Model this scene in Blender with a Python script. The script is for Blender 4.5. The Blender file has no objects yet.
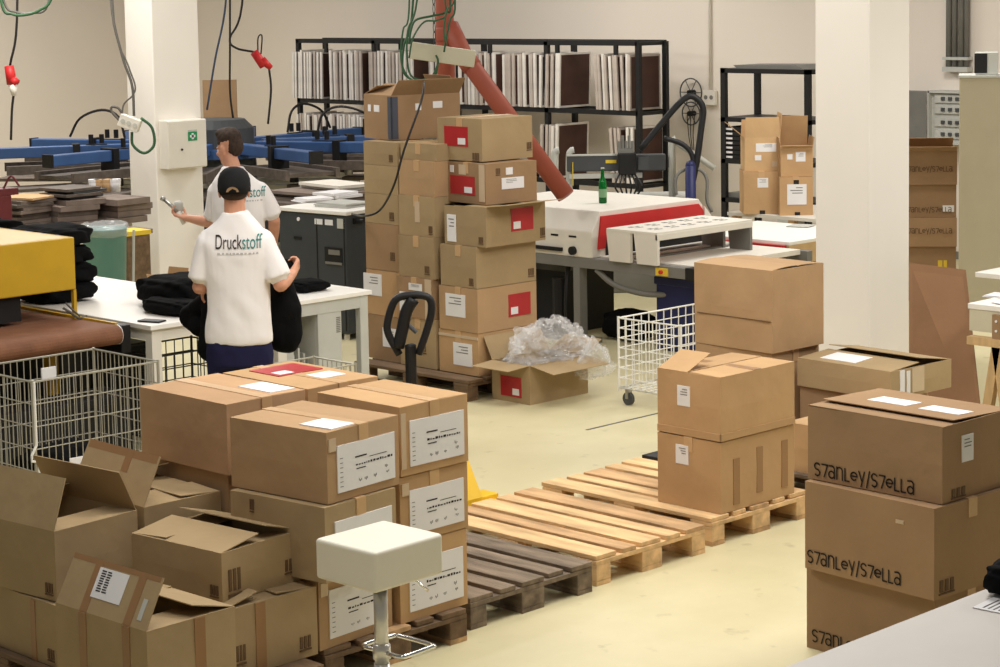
import bpy, bmesh, math, random
from mathutils import Vector, Matrix, Quaternion
from mathutils.bvhtree import BVHTree
random.seed(7)
S = bpy.context.scene
C = S.collection
R = math.radians
PI = math.pi

# ------------------------------------------------------------------ camera
F, CX, CY = 2079.78, 515.69, 197.72
O = Vector((0, 0, 2.815))
AR = Vector((0.70729895, -0.70671989, -0.01658903))
AU = Vector((0.08136413, 0.05807511, 0.99499103))
AF = Vector((0.70221654, 0.70510587, -0.09857812))
cam_d = bpy.data.cameras.new('camera')
cam = bpy.data.objects.new('camera', cam_d)
C.objects.link(cam)
m = Matrix((AR, AU, -AF)).transposed().to_4x4()
m.translation = O
cam.matrix_world = m
cam_d.sensor_width = 36
cam_d.lens = F / 1000 * 36
cam_d.shift_x = -(CX - 500) / 1000
cam_d.shift_y = (CY - 333.5) / 1000
cam_d.clip_end = 200
S.camera = cam

def ray(px, py):
    return AF + AR * ((px - CX) / F) - AU * ((py - CY) / F)
def atX(x, px, py):
    d = ray(px, py); return O + d * (x / d.x)
def atY(y, px, py):
    d = ray(px, py); return O + d * (y / d.y)
def atZ(z, px, py):
    d = ray(px, py); return O + d * ((z - O.z) / d.z)
def at(px, py, d):
    return O + ray(px, py) * d

# ------------------------------------------------------------------ materials
def lin(c):
    return tuple(((v / 255) / 12.92 if v / 255 <= .04045 else ((v / 255 + .055) / 1.055) ** 2.4) for v in c) + (1,)
MATS = {}
def mat(name, rgb, rough=.6, metal=0, noise=.08, scale=6, bump=0, bscale=60, spec=.3, alpha=1, trans=0, stretch=None, coat=0):
    if name in MATS: return MATS[name]
    m = bpy.data.materials.new(name); m.use_nodes = True
    nt = m.node_tree; b = nt.nodes['Principled BSDF']
    b.inputs['Roughness'].default_value = rough
    b.inputs['Metallic'].default_value = metal
    b.inputs['Specular IOR Level'].default_value = spec
    b.inputs['Coat Weight'].default_value = coat
    col = lin(rgb)
    tc = nt.nodes.new('ShaderNodeTexCoord')
    mp = nt.nodes.new('ShaderNodeMapping')
    nt.links.new(tc.outputs['Object'], mp.inputs['Vector'])
    if stretch: mp.inputs['Scale'].default_value = stretch
    n = nt.nodes.new('ShaderNodeTexNoise'); n.inputs['Scale'].default_value = scale; n.inputs['Detail'].default_value = 5
    nt.links.new(mp.outputs['Vector'], n.inputs['Vector'])
    rp = nt.nodes.new('ShaderNodeValToRGB')
    rp.color_ramp.elements[0].position = .3; rp.color_ramp.elements[1].position = .7
    rp.color_ramp.elements[0].color = tuple(v * (1 - noise) for v in col[:3]) + (1,)
    rp.color_ramp.elements[1].color = tuple(min(1, v * (1 + noise)) for v in col[:3]) + (1,)
    nt.links.new(n.outputs['Fac'], rp.inputs['Fac'])
    nt.links.new(rp.outputs['Color'], b.inputs['Base Color'])
    if bump:
        n2 = nt.nodes.new('ShaderNodeTexNoise'); n2.inputs['Scale'].default_value = bscale
        nt.links.new(mp.outputs['Vector'], n2.inputs['Vector'])
        bp = nt.nodes.new('ShaderNodeBump'); bp.inputs['Strength'].default_value = bump; bp.inputs['Distance'].default_value = .01
        nt.links.new(n2.outputs['Fac'], bp.inputs['Height'])
        nt.links.new(bp.outputs['Normal'], b.inputs['Normal'])
    if alpha < 1:
        b.inputs['Alpha'].default_value = alpha
    if trans:
        b.inputs['Transmission Weight'].default_value = trans
    MATS[name] = m
    return m

def cardboard(name, rgb):
    """kraft board: soft mottling, faint corrugation lines, a little variation from box to box"""
    if name in MATS: return MATS[name]
    m = mat(name, rgb, .82, noise=.07, scale=3.5, spec=.15)
    nt = m.node_tree; b = nt.nodes['Principled BSDF']
    src = b.inputs['Base Color'].links[0].from_socket
    oi = nt.nodes.new('ShaderNodeObjectInfo')
    mr = nt.nodes.new('ShaderNodeMapRange'); mr.inputs['To Min'].default_value = .93; mr.inputs['To Max'].default_value = 1.07
    nt.links.new(oi.outputs['Random'], mr.inputs['Value'])
    hs = nt.nodes.new('ShaderNodeHueSaturation')
    nt.links.new(mr.outputs['Result'], hs.inputs['Value'])
    nt.links.new(src, hs.inputs['Color'])
    nt.links.new(hs.outputs['Color'], b.inputs['Base Color'])
    tc = nt.nodes.new('ShaderNodeTexCoord')
    wv = nt.nodes.new('ShaderNodeTexNoise'); wv.inputs['Scale'].default_value = 9; wv.inputs['Detail'].default_value = 2
    nt.links.new(tc.outputs['Object'], wv.inputs['Vector'])
    bp = nt.nodes.new('ShaderNodeBump'); bp.inputs['Strength'].default_value = .25; bp.inputs['Distance'].default_value = .02
    nt.links.new(wv.outputs['Fac'], bp.inputs['Height'])
    nt.links.new(bp.outputs['Normal'], b.inputs['Normal'])
    return m

KRAFT = cardboard('kraft_cardboard', (186, 151, 110))
KRAFT_D = cardboard('dull_kraft_cardboard', (176, 144, 108))
KRAFT_G = cardboard('greyish_kraft_cardboard', (166, 143, 108))
KRAFT_R = cardboard('reddish_kraft_cardboard', (158, 128, 96))
KRAFT_B = cardboard('brown_kraft_cardboard', (136, 102, 74))
KRAFT_L = cardboard('sandy_kraft_cardboard', (196, 162, 120))
KRAFT_P = cardboard('pinkish_kraft_cardboard', (184, 148, 112))
TAPE = mat('brown_packing_tape', (150, 113, 76), .35, noise=.05)
LIDTAPE = mat('thin_clear_tape', (196, 160, 118), .3, noise=.04)
CLEAR = mat('clear_tape', (200, 178, 150), .2, noise=.05)
PAPER = mat('white_paper', (228, 226, 226), .7, noise=.03)
INK = mat('black_ink', (40, 34, 30), .7, noise=.1)
PRINT = mat('brown_print', (104, 80, 56), .8, noise=.1)
RED = mat('red_document_pouch', (172, 42, 46), .35, noise=.12)
WOOD_L = mat('fresh_pallet_wood', (216, 180, 132), .8, noise=.28, scale=5, bump=.3, stretch=(3, .5, 3))
WOOD_M = mat('worn_pallet_wood', (190, 154, 112), .8, noise=.32, scale=5, bump=.3, stretch=(3, .5, 3))
WOOD_G = mat('weathered_grey_pallet_wood', (122, 107, 90), .85, noise=.42, scale=6, bump=.4, stretch=(3, .5, 3))
WOOD_D = mat('old_dark_pallet_wood', (112, 90, 68), .85, noise=.3, scale=6, bump=.4, stretch=(3, .5, 3))
WHITE = mat('white_laminate', (236, 232, 224), .45, noise=.02)
OFFW = mat('off_white_enamel', (222, 216, 204), .5, noise=.03)
LGREY = mat('light_grey_metal', (186, 186, 178), .45, noise=.05)
GREY = mat('grey_machine_paint', (120, 118, 112), .5, noise=.06)
DGREY = mat('dark_grey_paint', (72, 74, 76), .5, noise=.06)
BLACK = mat('black_paint', (28, 27, 28), .5, noise=.1)
RUBBER = mat('black_rubber', (24, 23, 23), .7, noise=.1)
BLUE = mat('blue_machine_paint', (62, 92, 140), .4, noise=.08)
NAVY = mat('navy_plastic', (34, 38, 82), .5, noise=.08)
STEEL = mat('bare_steel', (170, 168, 162), .35, metal=.8, noise=.08)
CHROME = mat('chrome', (225, 225, 222), .12, metal=1, noise=.01)
YELLOW = mat('yellow_machine_paint', (196, 156, 38), .45, noise=.06)
YELLOW2 = mat('yellow_truck_paint', (226, 186, 44), .45, noise=.06)
BELT = mat('brown_conveyor_belt', (128, 86, 62), .75, noise=.15, scale=9, bump=.2)
REDP = mat('red_machine_paint', (196, 44, 44), .45, noise=.05)
ORANGE = mat('terracotta_duct_plastic', (152, 78, 60), .55, noise=.05)
GREENC = mat('green_cable', (52, 88, 58), .5, noise=.1)
BLACKC = mat('black_cable', (36, 32, 30), .5, noise=.1)
GREYC = mat('grey_cable', (92, 88, 82), .5, noise=.1)
BLUEC = mat('blue_grey_cable', (66, 80, 104), .5, noise=.1)
TEAL = mat('teal_bin_plastic', (104, 152, 150), .5, noise=.06)
CREAM = mat('cream_plastic', (200, 194, 168), .5, noise=.03)
BLACKCLOTH = mat('black_cotton', (15, 15, 16), .95, noise=.2, bump=.5, bscale=30, spec=.1)
SHIRT = mat('white_cotton', (238, 233, 230), .9, noise=.02, bump=.25, bscale=12, spec=.1)
TROUSER = mat('navy_cotton', (34, 34, 62), .9, noise=.12, spec=.1)
SKIN = mat('skin', (206, 150, 122), .55, noise=.06, scale=20)
HAIR = mat('dark_brown_hair', (58, 44, 36), .8, noise=.25, scale=60)
CAP = mat('black_cap_cloth', (20, 20, 22), .9, noise=.1)
LEATHER = mat('ivory_leatherette', (236, 230, 212), .4, noise=.015, bump=.05, bscale=25)
MAROON = mat('maroon_screen_mesh', (74, 50, 42), .6, noise=.15)
ALU = mat('aluminium_frame', (222, 216, 208), .45, metal=.15, noise=.12)
ALU2 = mat('dusty_aluminium_frame', (182, 170, 160), .5, metal=.1, noise=.15)
STAIN = mat('inky_grey_board', (96, 86, 78), .7, noise=.25, scale=14)
BOARD = mat('grey_brown_board', (124, 110, 100), .8, noise=.2)
PLY = mat('plywood', (196, 164, 118), .7, noise=.1, stretch=(1, 6, 1))
GREENP = mat('green_sign', (30, 140, 86), .5, noise=.03)
TEALINK = mat('teal_ink', (62, 128, 124), .7, noise=.03)
GREYINK = mat('pale_grey_ink', (186, 182, 178), .8, noise=.03)
WALLM = mat('wall_paint', (226, 216, 203), .8, noise=.02, scale=.6)
COLM = mat('column_paint', (236, 230, 221), .75, noise=.02, scale=1.5)
MAROONP = mat('dark_red_paint', (104, 44, 48), .5, noise=.1)
YTAG = mat('yellow_tag', (222, 190, 60), .6, noise=.03)
FOAM = mat('grey_foam_mat', (132, 134, 126), .8, noise=.15, scale=12)

def film():
    m = bpy.data.materials.new('clear_plastic_film'); m.use_nodes = True
    b = m.node_tree.nodes['Principled BSDF']
    b.inputs['Base Color'].default_value = (.9, .9, .9, 1)
    b.inputs['Roughness'].default_value = .12
    b.inputs['Alpha'].default_value = .24
    b.inputs['Specular IOR Level'].default_value = .9
    return m
FILM = film()
def glassm(name, rgb):
    m = bpy.data.materials.new(name); m.use_nodes = True
    b = m.node_tree.nodes['Principled BSDF']
    b.inputs['Base Color'].default_value = lin(rgb)
    b.inputs['Roughness'].default_value = .05
    b.inputs['Transmission Weight'].default_value = .55
    b.inputs['IOR'].default_value = 1.3
    return m
GLASS = glassm('green_glass', (20, 120, 50))

def floor_mat():
    m = bpy.data.materials.new('painted_concrete_floor'); m.use_nodes = True
    nt = m.node_tree; b = nt.nodes['Principled BSDF']
    b.inputs['Roughness'].default_value = .42
    b.inputs['Specular IOR Level'].default_value = .35
    tc = nt.nodes.new('ShaderNodeTexCoord')
    n = nt.nodes.new('ShaderNodeTexNoise'); n.inputs['Scale'].default_value = 1.1; n.inputs['Detail'].default_value = 8; n.inputs['Roughness'].default_value = .65
    nt.links.new(tc.outputs['Object'], n.inputs['Vector'])
    rp = nt.nodes.new('ShaderNodeValToRGB')
    e = rp.color_ramp.elements
    e[0].position = .3; e[0].color = lin((199, 189, 149))
    e[1].position = .7; e[1].color = lin((214, 204, 166))
    nt.links.new(n.outputs['Fac'], rp.inputs['Fac'])
    v = nt.nodes.new('ShaderNodeTexNoise'); v.inputs['Scale'].default_value = 7; v.inputs['Detail'].default_value = 6
    nt.links.new(tc.outputs['Object'], v.inputs['Vector'])
    r2 = nt.nodes.new('ShaderNodeValToRGB')
    r2.color_ramp.elements[0].position = .24; r2.color_ramp.elements[0].color = lin((150, 140, 112))
    r2.color_ramp.elements[1].position = .36; r2.color_ramp.elements[1].color = (1, 1, 1, 1)
    nt.links.new(v.outputs['Fac'], r2.inputs['Fac'])
    mx = nt.nodes.new('ShaderNodeMix'); mx.data_type = 'RGBA'; mx.blend_type = 'MULTIPLY'; mx.inputs['Factor'].default_value = .35
    nt.links.new(rp.outputs['Color'], mx.inputs['A']); nt.links.new(r2.outputs['Color'], mx.inputs['B'])
    nt.links.new(mx.outputs['Result'], b.inputs['Base Color'])
    return m

# ------------------------------------------------------------------ mesh helpers
class MB:
    def __init__(s): s.bm = bmesh.new(); s.mi = 0
    def face(s, vs):
        try:
            f = s.bm.faces.new(vs); f.material_index = s.mi; return f
        except ValueError: return None
    def poly(s, pts): return s.face([s.bm.verts.new(p) for p in pts])
    def hexa(s, p):     # 8 points: bottom 0-3, top 4-7
        v = [s.bm.verts.new(q) for q in p]
        for q in ((3, 2, 1, 0), (4, 5, 6, 7), (0, 1, 5, 4), (1, 2, 6, 5), (2, 3, 7, 6), (3, 0, 4, 7)):
            s.face([v[i] for i in q])
        return s
    def box(s, x0, y0, z0, x1, y1, z1, M=None):
        p = [Vector(q) for q in ((x0, y0, z0), (x1, y0, z0), (x1, y1, z0), (x0, y1, z0), (x0, y0, z1), (x1, y0, z1), (x1, y1, z1), (x0, y1, z1))]
        if M is not None: p = [M @ q for q in p]
        return s.hexa(p)
    def prism(s, poly, a, b, ax='y'):
        """poly: list of 2-D points; extruded from a to b along ax"""
        def P(q, t):
            return {'y': (q[0], t, q[1]), 'x': (t, q[0], q[1]), 'z': (q[0], q[1], t)}[ax]
        A = [s.bm.verts.new(P(q, a)) for q in poly]; B = [s.bm.verts.new(P(q, b)) for q in poly]
        n = len(poly)
        s.face(A[::-1]); s.face(B)
        for i in range(n): s.face([A[i], A[(i + 1) % n], B[(i + 1) % n], B[i]])
        return s
    def lathe(s, prof, seg=20, c=(0, 0, 0), ax=None):
        M = Matrix.Translation(c)
        if ax is not None: M = M @ Vector((0, 0, 1)).rotation_difference(Vector(ax)).to_matrix().to_4x4()
        rings = []
        for r, z in prof:
            rings.append([s.bm.verts.new(M @ Vector((r * math.cos(2 * PI * i / seg), r * math.sin(2 * PI * i / seg), z))) for i in range(seg)])
        for a, b in zip(rings, rings[1:]):
            for i in range(seg): s.face([a[i], a[(i + 1) % seg], b[(i + 1) % seg], b[i]])
        s.face(rings[0][::-1]); s.face(rings[-1])
        return s
    def cyl(s, p0, p1, r0, r1=None, seg=12):
        p0, p1 = Vector(p0), Vector(p1); r1 = r0 if r1 is None else r1
        return s.lathe([(r0, 0), (r1, (p1 - p0).length)], seg, p0, (p1 - p0))
    def tube(s, pts, r, seg=8, closed=False):
        pts = [Vector(p) for p in pts]; n = len(pts); rings = []; up = None
        for i, p in enumerate(pts):
            a = pts[(i - 1) % n] if (closed or i) else p; b = pts[(i + 1) % n] if (closed or i < n - 1) else p
            t = (b - a).normalized()
            if up is None:
                up = Vector((0, 0, 1)) if abs(t.z) < .9 else Vector((1, 0, 0))
            e1 = (up - t * up.dot(t)).normalized(); e2 = t.cross(e1); up = e1
            rings.append([s.bm.verts.new(p + (e1 * math.cos(2 * PI * k / seg) + e2 * math.sin(2 * PI * k / seg)) * r) for k in range(seg)])
        for i in range(n if closed else n - 1):
            a, b = rings[i], rings[(i + 1) % n]
            for k in range(seg): s.face([a[k], a[(k + 1) % seg], b[(k + 1) % seg], b[k]])
        if not closed: s.face(rings[0][::-1]); s.face(rings[-1])
        return s
    def ball(s, c, r, u=14, v=8):
        if not hasattr(r, '__len__'): r = (r, r, r)
        M = Matrix.Translation(c) @ Matrix.Diagonal((r[0], r[1], r[2], 1))
        g = bmesh.ops.create_uvsphere(s.bm, u_segments=u, v_segments=v, radius=1, matrix=M)
        for vv in g['verts']:
            for f in vv.link_faces: f.material_index = s.mi
        return s
    def cone(s, p0, r0, p1, r1, n=12):
        """capsule with two radii"""
        p0, p1 = Vector(p0), Vector(p1)
        s.ball(p0, r0, n, n // 2 + 1); s.ball(p1, r1, n, n // 2 + 1)
        if (p1 - p0).length > 1e-4: s.cyl(p0, p1, r0, r1, n)
        return s

def spline(pts, n=6):
    """Catmull-Rom through pts"""
    pts = [Vector(p) for p in pts]; P = [pts[0] * 2 - pts[1]] + pts + [pts[-1] * 2 - pts[-2]]; out = []
    for i in range(1, len(P) - 2):
        for k in range(n):
            t = k / n
            out.append(.5 * ((2 * P[i]) + (P[i + 1] - P[i - 1]) * t + (2 * P[i - 1] - 5 * P[i] + 4 * P[i + 1] - P[i + 2]) * t * t + (-P[i - 1] + 3 * P[i] - 3 * P[i + 1] + P[i + 2]) * t ** 3))
    out.append(pts[-1]); return out

def obj(name, mb, mats, parent=None, smooth=False, bevel=0, seg=2, loc=None, rot=None):
    bm = mb.bm if isinstance(mb, MB) else mb
    bmesh.ops.recalc_face_normals(bm, faces=bm.faces)
    me = bpy.data.meshes.new(name); bm.to_mesh(me); bm.free()
    if not isinstance(mats, (list, tuple)): mats = [mats]
    for q in mats: me.materials.append(q)
    if smooth:
        for p in me.polygons: p.use_smooth = True
    o = bpy.data.objects.new(name, me); C.objects.link(o)
    if parent: o.parent = parent
    if loc is not None: o.location = loc
    if rot is not None: o.rotation_euler = rot
    if bevel:
        b = o.modifiers.new('bevel', 'BEVEL'); b.width = bevel; b.segments = seg; b.limit_method = 'ANGLE'
    return o
def tag(o, label, cat, group=None):
    o['label'] = label; o['category'] = cat
    if group: o['group'] = group
    return o
def thing(name, label, cat, loc=(0, 0, 0), rz=0, group=None):
    o = bpy.data.objects.new(name, None); C.objects.link(o); o.empty_display_size = .1
    o.location = loc; o.rotation_euler = (0, 0, rz)
    return tag(o, label, cat, group)
def copy_tree(o, parent=None):
    c = o.copy(); C.objects.link(c)
    if parent: c.parent = parent
    for ch in list(o.children): copy_tree(ch, c)
    return c
def struct(name, mb, mats, **k):
    o = obj(name, mb, mats, **k); o['kind'] = 'structure'; return o

# ------------------------------------------------------------------ lettering
def text_mesh(s, size, wide=1.0):
    cu = bpy.data.curves.new('t', 'FONT'); cu.body = s; cu.size = size
    o = bpy.data.objects.new('t', cu); C.objects.link(o)
    dg = bpy.context.evaluated_depsgraph_get(); dg.update()
    me = bpy.data.meshes.new_from_object(o.evaluated_get(dg))
    bpy.data.objects.remove(o); bpy.data.curves.remove(cu)
    bm = bmesh.new(); bm.from_mesh(me); bpy.data.meshes.remove(me)
    for v in bm.verts: v.co.x *= wide
    return bm
def arc(cx, cy, r, a0, a1, n=8):
    return [(cx + r * math.cos(R(a0 + (a1 - a0) * i / n)), cy + r * math.sin(R(a0 + (a1 - a0) * i / n))) for i in range(n + 1)]
# unicase rounded lettering as pen strokes, cap height 1; (advance, strokes)
GL = {
 's': (.72, [[(.58, .86)] + arc(.32, .74, .25, 50, 270, 8) + arc(.32, .25, .25, 90, -140, 8)]),
 't': (.66, [[(.06, .97), (.62, .97), (.28, .0)]]),
 'a': (.76, [[(.1, .95), (.35, .98)] + arc(.36, .72, .26, 80, 0, 5) + [(.62, 0)], arc(.34, .28, .27, 0, 360, 12)]),
 'n': (.78, [[(.1, 0), (.1, .98)], [(.1, .62)] + arc(.36, .7, .27, 160, 0, 7) + [(.63, 0)]]),
 'l': (.60, [[(.1, .98), (.1, .02), (.52, .02)]]),
 'e': (.74, [[(.1, .5), (.62, .5)] + arc(.36, .5, .3, 0, 310, 14)]),
 'y': (.72, [[(.08, .98), (.36, .25)], [(.62, .98), (.3, -.2)]]),
 '/': (.5, [[(.1, -.2), (.38, 1.1)]]),
}
def strokes(s, h, w=.062):
    """flat lettering in the xy plane, height h"""
    mb = MB(); x = 0
    for ch in s:
        adv, st = GL[ch]
        for line in st:
            p = [Vector((x + q[0], q[1], 0)) * h for q in line]
            for a, b in zip(p, p[1:]):
                d = (b - a)
                if d.length < 1e-6: continue
                d.normalize(); n = Vector((-d.y, d.x, 0)) * w * h; e = d * w * h * .6
                mb.poly([a - e + n, a - e - n, b + e - n, b + e + n])
        x += adv
    return mb, x * h

# ------------------------------------------------------------------ cartons
def ring(lx, ly, z, b, ins, rnd):
    """octagon-ish outline with bulging middles"""
    x0, y0, x1, y1 = ins, ins, lx - ins, ly - ins
    pts = []
    for (ax, ay, bx, by, nx, ny) in ((x0, y0, x1, y0, 0, -1), (x1, y0, x1, y1, 1, 0), (x1, y1, x0, y1, 0, 1), (x0, y1, x0, y0, -1, 0)):
        for t in (0, .25, .5, .75):
            k = b * math.sin(PI * t)
            pts.append((ax + (bx - ax) * t + nx * k, ay + (by - ay) * t + ny * k, z))
    return pts
def carton_body(lx, ly, h, bulge=.004):
    mb = MB(); th = .005
    prof = [(0, 0, 0), (h * .5, bulge, 0), (h, 0, 0), (h, 0, th), (th, 0, th)]
    rings = [[mb.bm.verts.new(p) for p in ring(lx, ly, z, b, ins, 0)] for z, b, ins in prof]
    n = 16
    for a, b in zip(rings, rings[1:]):
        for i in range(n): mb.face([a[i], a[(i + 1) % n], b[(i + 1) % n], b[i]])
    mb.face(rings[0][::-1]); mb.face(rings[-1])
    return mb
def flap_mesh(edge, lx, ly, h, ang, ln, ins=.004, lift=0, curl=0):
    mb = MB(); t = .004; a = R(ang)
    di, al = {'-x': ((1, 0), (0, 1)), '+x': ((-1, 0), (0, 1)), '-y': ((0, 1), (1, 0)), '+y': ((0, -1), (1, 0))}[edge]
    base = {'-x': Vector((0, 0, h)), '+x': Vector((lx, 0, h)), '-y': Vector((0, 0, h)), '+y': Vector((0, ly, h))}[edge]
    L = ly if edge[1] == 'x' else lx
    along = Vector((al[0], al[1], 0)); inn = Vector((di[0], di[1], 0))
    d1 = inn * math.cos(a) + Vector((0, 0, math.sin(a)))
    n1 = inn * -math.sin(a) + Vector((0, 0, math.cos(a)))
    P = []
    K = 4
    prev = base + Vector((0, 0, lift)); aa = a
    pts = [prev]
    for k in range(K):
        d = inn * math.cos(aa) + Vector((0, 0, math.sin(aa))); prev = prev + d * (ln / K); pts.append(prev); aa += R(curl) / K
    rows = []
    for i, p in enumerate(pts):
        e = ins + (.006 * i / K)
        rows.append([mb.bm.verts.new(q) for q in (p + along * e, p + along * (L - e), p + along * (L - e) - n1 * t, p + along * e - n1 * t)])
    for A, B in zip(rows, rows[1:]):
        for i in range(4): mb.face([A[i], A[(i + 1) % 4], B[(i + 1) % 4], B[i]])
    mb.face(rows[0][::-1]); mb.face(rows[-1])
    return mb
BOXES = 0
def carton(label, x, y, z, lx, ly, h, yaw=0, m=None, flaps=None, seam=None, tape=True, group=None, name='cardboard_box', cat='box', stick=(), bulge=.004, corner=True, tmat=None, tilt=None):
    """x, y: the near bottom corner; stick: (face, u0, u1, v0, v1, kind) with u measured from that corner"""
    m = m or KRAFT
    a = R(yaw)
    off = Vector((lx / 2, ly / 2, 0)); off.rotate(Quaternion((0, 0, 1), a))
    loc = Vector((x, y, z)) + (off if corner else Vector((0, 0, 0)))
    t = thing(name, label, cat, loc, a, group)
    if tilt: t.rotation_euler = (R(tilt[0]), R(tilt[1]), a)
    sh = Matrix.Translation((-lx / 2, -ly / 2, 0))
    def put(nm, mb, mm, par=t, **k):
        bm = mb.bm if isinstance(mb, MB) else mb
        bmesh.ops.transform(bm, matrix=sh, verts=bm.verts)
        return obj(nm, bm, mm, par, **k)
    body = put('body', carton_body(lx, ly, h, bulge), m)
    if flaps is None:
        seam = seam or ('y' if ly >= lx else 'x')
        w = (lx if seam == 'y' else ly) / 2 - .0025
        e = ('-x', '+x') if seam == 'y' else ('-y', '+y')
        flaps = [(e[0], random.uniform(.1, .7), w), (e[1], random.uniform(.1, .7), w)]
        if tape:
            mb = MB(); q = .028
            zt = h + w * math.sin(R(.7)) + .0008
            if seam == 'y':
                mb.box(lx / 2 - q, -.003, h - .0005, lx / 2 + q, ly + .003, zt); mb.box(lx / 2 - q, -.0045, h - .075, lx / 2 + q, -.0005, h + .001)
            else:
                mb.box(-.003, ly / 2 - q, h - .0005, lx + .003, ly / 2 + q, zt); mb.box(-.0045, ly / 2 - q, h - .075, -.0005, ly / 2 + q, h + .001)
            put('tape_strip', mb, tmat or LIDTAPE)
        topz = h + .0035
    else: topz = h + .002
    for f in flaps:
        e, ang, ln = f[:3]
        put('flap', flap_mesh(e, lx, ly, h, ang, ln, curl=f[3] if len(f) > 3 else 0), m)
    for f, u0, u1, v0, v1, kind in stick:
        mb = MB(); e0, e1 = -.001, bulge + (.0008 if kind in ('tape', 'clear', 'print', 'crease') else .0014)
        mm = {'paper': PAPER, 'red': RED, 'print': PRINT, 'tape': TAPE, 'clear': CLEAR, 'black': INK, 'yellow': YTAG, 'crease': PRINT, 'bill': PAPER, 'barcode': PAPER}[kind]
        def slab(u0, u1, v0, v1, e0, e1, mb):
            if f == '-x': mb.box(-e1, u0, v0, -e0, u1, v1)
            elif f == '-y': mb.box(u0, -e1, v0, u1, -e0, v1)
            elif f == 'top': mb.box(u0, v0, topz - .004, u1, v1, topz + (e1 - bulge))
            return mb
        if kind == 'print':       # a small printed pictogram: two bars and a frame
            w, hh = u1 - u0, v1 - v0
            for k in range(3): slab(u0 + w * (.05 + k * .34), u0 + w * (.26 + k * .34), v0 + hh * .2, v1, e0, e1, mb)
            slab(u0, u1, v0, v0 + hh * .1, e0, e1, mb)
            put('printed_symbol', mb, mm)
            continue
        nm = {'paper': 'paper_label', 'red': 'document_pouch', 'tape': 'tape_strip', 'clear': 'tape_strip', 'black': 'hand_hole', 'crease': 'fold_crease', 'yellow': 'yellow_sticker', 'bill': 'paper_label', 'barcode': 'paper_label'}[kind]
        st = put(nm, slab(u0, u1, v0, v1, e0, e1, mb), mm)
        w, hh = u1 - u0, v1 - v0
        if kind == 'red':
            st['label'] = 'red pouch'
            mb = MB(); slab(u0 + w * .1, u0 + w * .42, v0 + hh * .1, v0 + hh * .42, e0, e1 + .001, mb)
            put('white_slip', mb, PAPER, par=st)
        elif kind == 'bill':
            st['label'] = 'large white printed sheet'
            mb = MB(); q = e1 + .001
            fl = (lambda a: u0 + w * a)
            slab(fl(.30), fl(.50), v0 + hh * .66, v0 + hh * .69, e0, q, mb)
            slab(fl(.55), fl(.85), v0 + hh * .61, v0 + hh * .622, e0, q, mb)
            xx = .31
            while xx < .93:
                ww = random.uniform(.012, .05); slab(fl(xx), fl(min(.95, xx + ww)), v0 + hh * .49, v0 + hh * random.uniform(.515, .54), e0, q, mb); xx += ww + .018
            slab(fl(.32), fl(.48), v0 + hh * .41, v0 + hh * .43, e0, q, mb)
            for k in range(7): slab(fl(.04), fl(.09), v0 + hh * (.12 + k * .1), v0 + hh * (.13 + k * .1), e0, q, mb)
            for cx_, cy_ in ((.36, .15), (.46, .15), (.62, .16), (.82, .3), (.84, .18)):
                for k in range(3):
                    slab(fl(cx_ + k * .02), fl(cx_ + k * .02 + .005), v0 + hh * (cy_ - .02 * (k % 2)), v0 + hh * (cy_ + random.uniform(.02, .06)), e0, q, mb)
            put('printed_lines', mb, INK, par=st)
        elif kind in ('paper', 'barcode') and (w * hh > .006) and f != 'top':
            mb = MB(); q = e1 + .001
            for k in range(3): slab(u0 + w * .2, u0 + w * random.uniform(.5, .85), v0 + hh * (.55 + .13 * k), v0 + hh * (.59 + .13 * k), e0, q, mb)
            put('printed_lines', mb, GREY, par=st)
    return t, body
def brand(t, lx, ly, face, u, v, hgt, bulge=.006, s='stanley/stella', mm=None, tilt=0):
    """printed wordmark on a carton face, running away from its far (left) end on -x and from the near corner on -y"""
    mb, L = strokes(s, hgt)
    if face == '-x':      # text runs toward -y as seen from outside
        M = Matrix(((0, 0, -1, -lx / 2 - bulge), (-1, 0, 0, ly / 2 - u), (0, 1, 0, v), (0, 0, 0, 1)))
    else:
        M = Matrix(((1, 0, 0, -lx / 2 + u), (0, 0, -1, -ly / 2 - bulge), (0, 1, 0, v), (0, 0, 0, 1)))
    bmesh.ops.transform(mb.bm, matrix=M, verts=mb.bm.verts)
    return obj('printed_wordmark', mb, mm or INK, t)

# ------------------------------------------------------------------ room
WX, WY = 18.2, 25.5
mb = MB(); mb.box(-3, -4, -.1, WX, WY, 0); struct('floor', mb, floor_mat())
mb = MB(); mb.box(WX, -4, 0, WX + .2, WY + .2, 4.6); struct('wall_right', mb, WALLM)
mb = MB(); mb.box(-3, WY, 0, WX, WY + .2, 4.6); struct('wall_left', mb, WALLM)
mb = MB(); mb.box(WX - .015, -4, 0, WX, WY, .08); struct('baseboard_right', mb, GREY)
# control joint in the floor
mb = MB(); mb.box(9.6, 9.02, -.001, 12.5, 9.04, .0015); mb.box(10.9, 7.6, -.001, 10.92, 9.03, .0015)
struct('trim_1', mb, DGREY)
# pillars
c = at(160, 273, 20.6)
PX1, PY1 = c.x, c.y
mb = MB(); mb.box(PX1, PY1, 0, PX1 + .56, PY1 + .46, 4.6)
p = struct('trim_2', mb, COLM, bevel=.012)
mb = MB(); mb.box(PX1 - .012, PY1 - .012, 0, PX1 + .57, PY1 + .47, .07); struct('trim_3', mb, OFFW)
PX2, PY2 = 11.46, 8.15
mb = MB(); mb.box(PX2, PY2, 0, PX2 + .468, PY2 + .448, 4.6); struct('trim_4', mb, COLM, bevel=.01)
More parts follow.
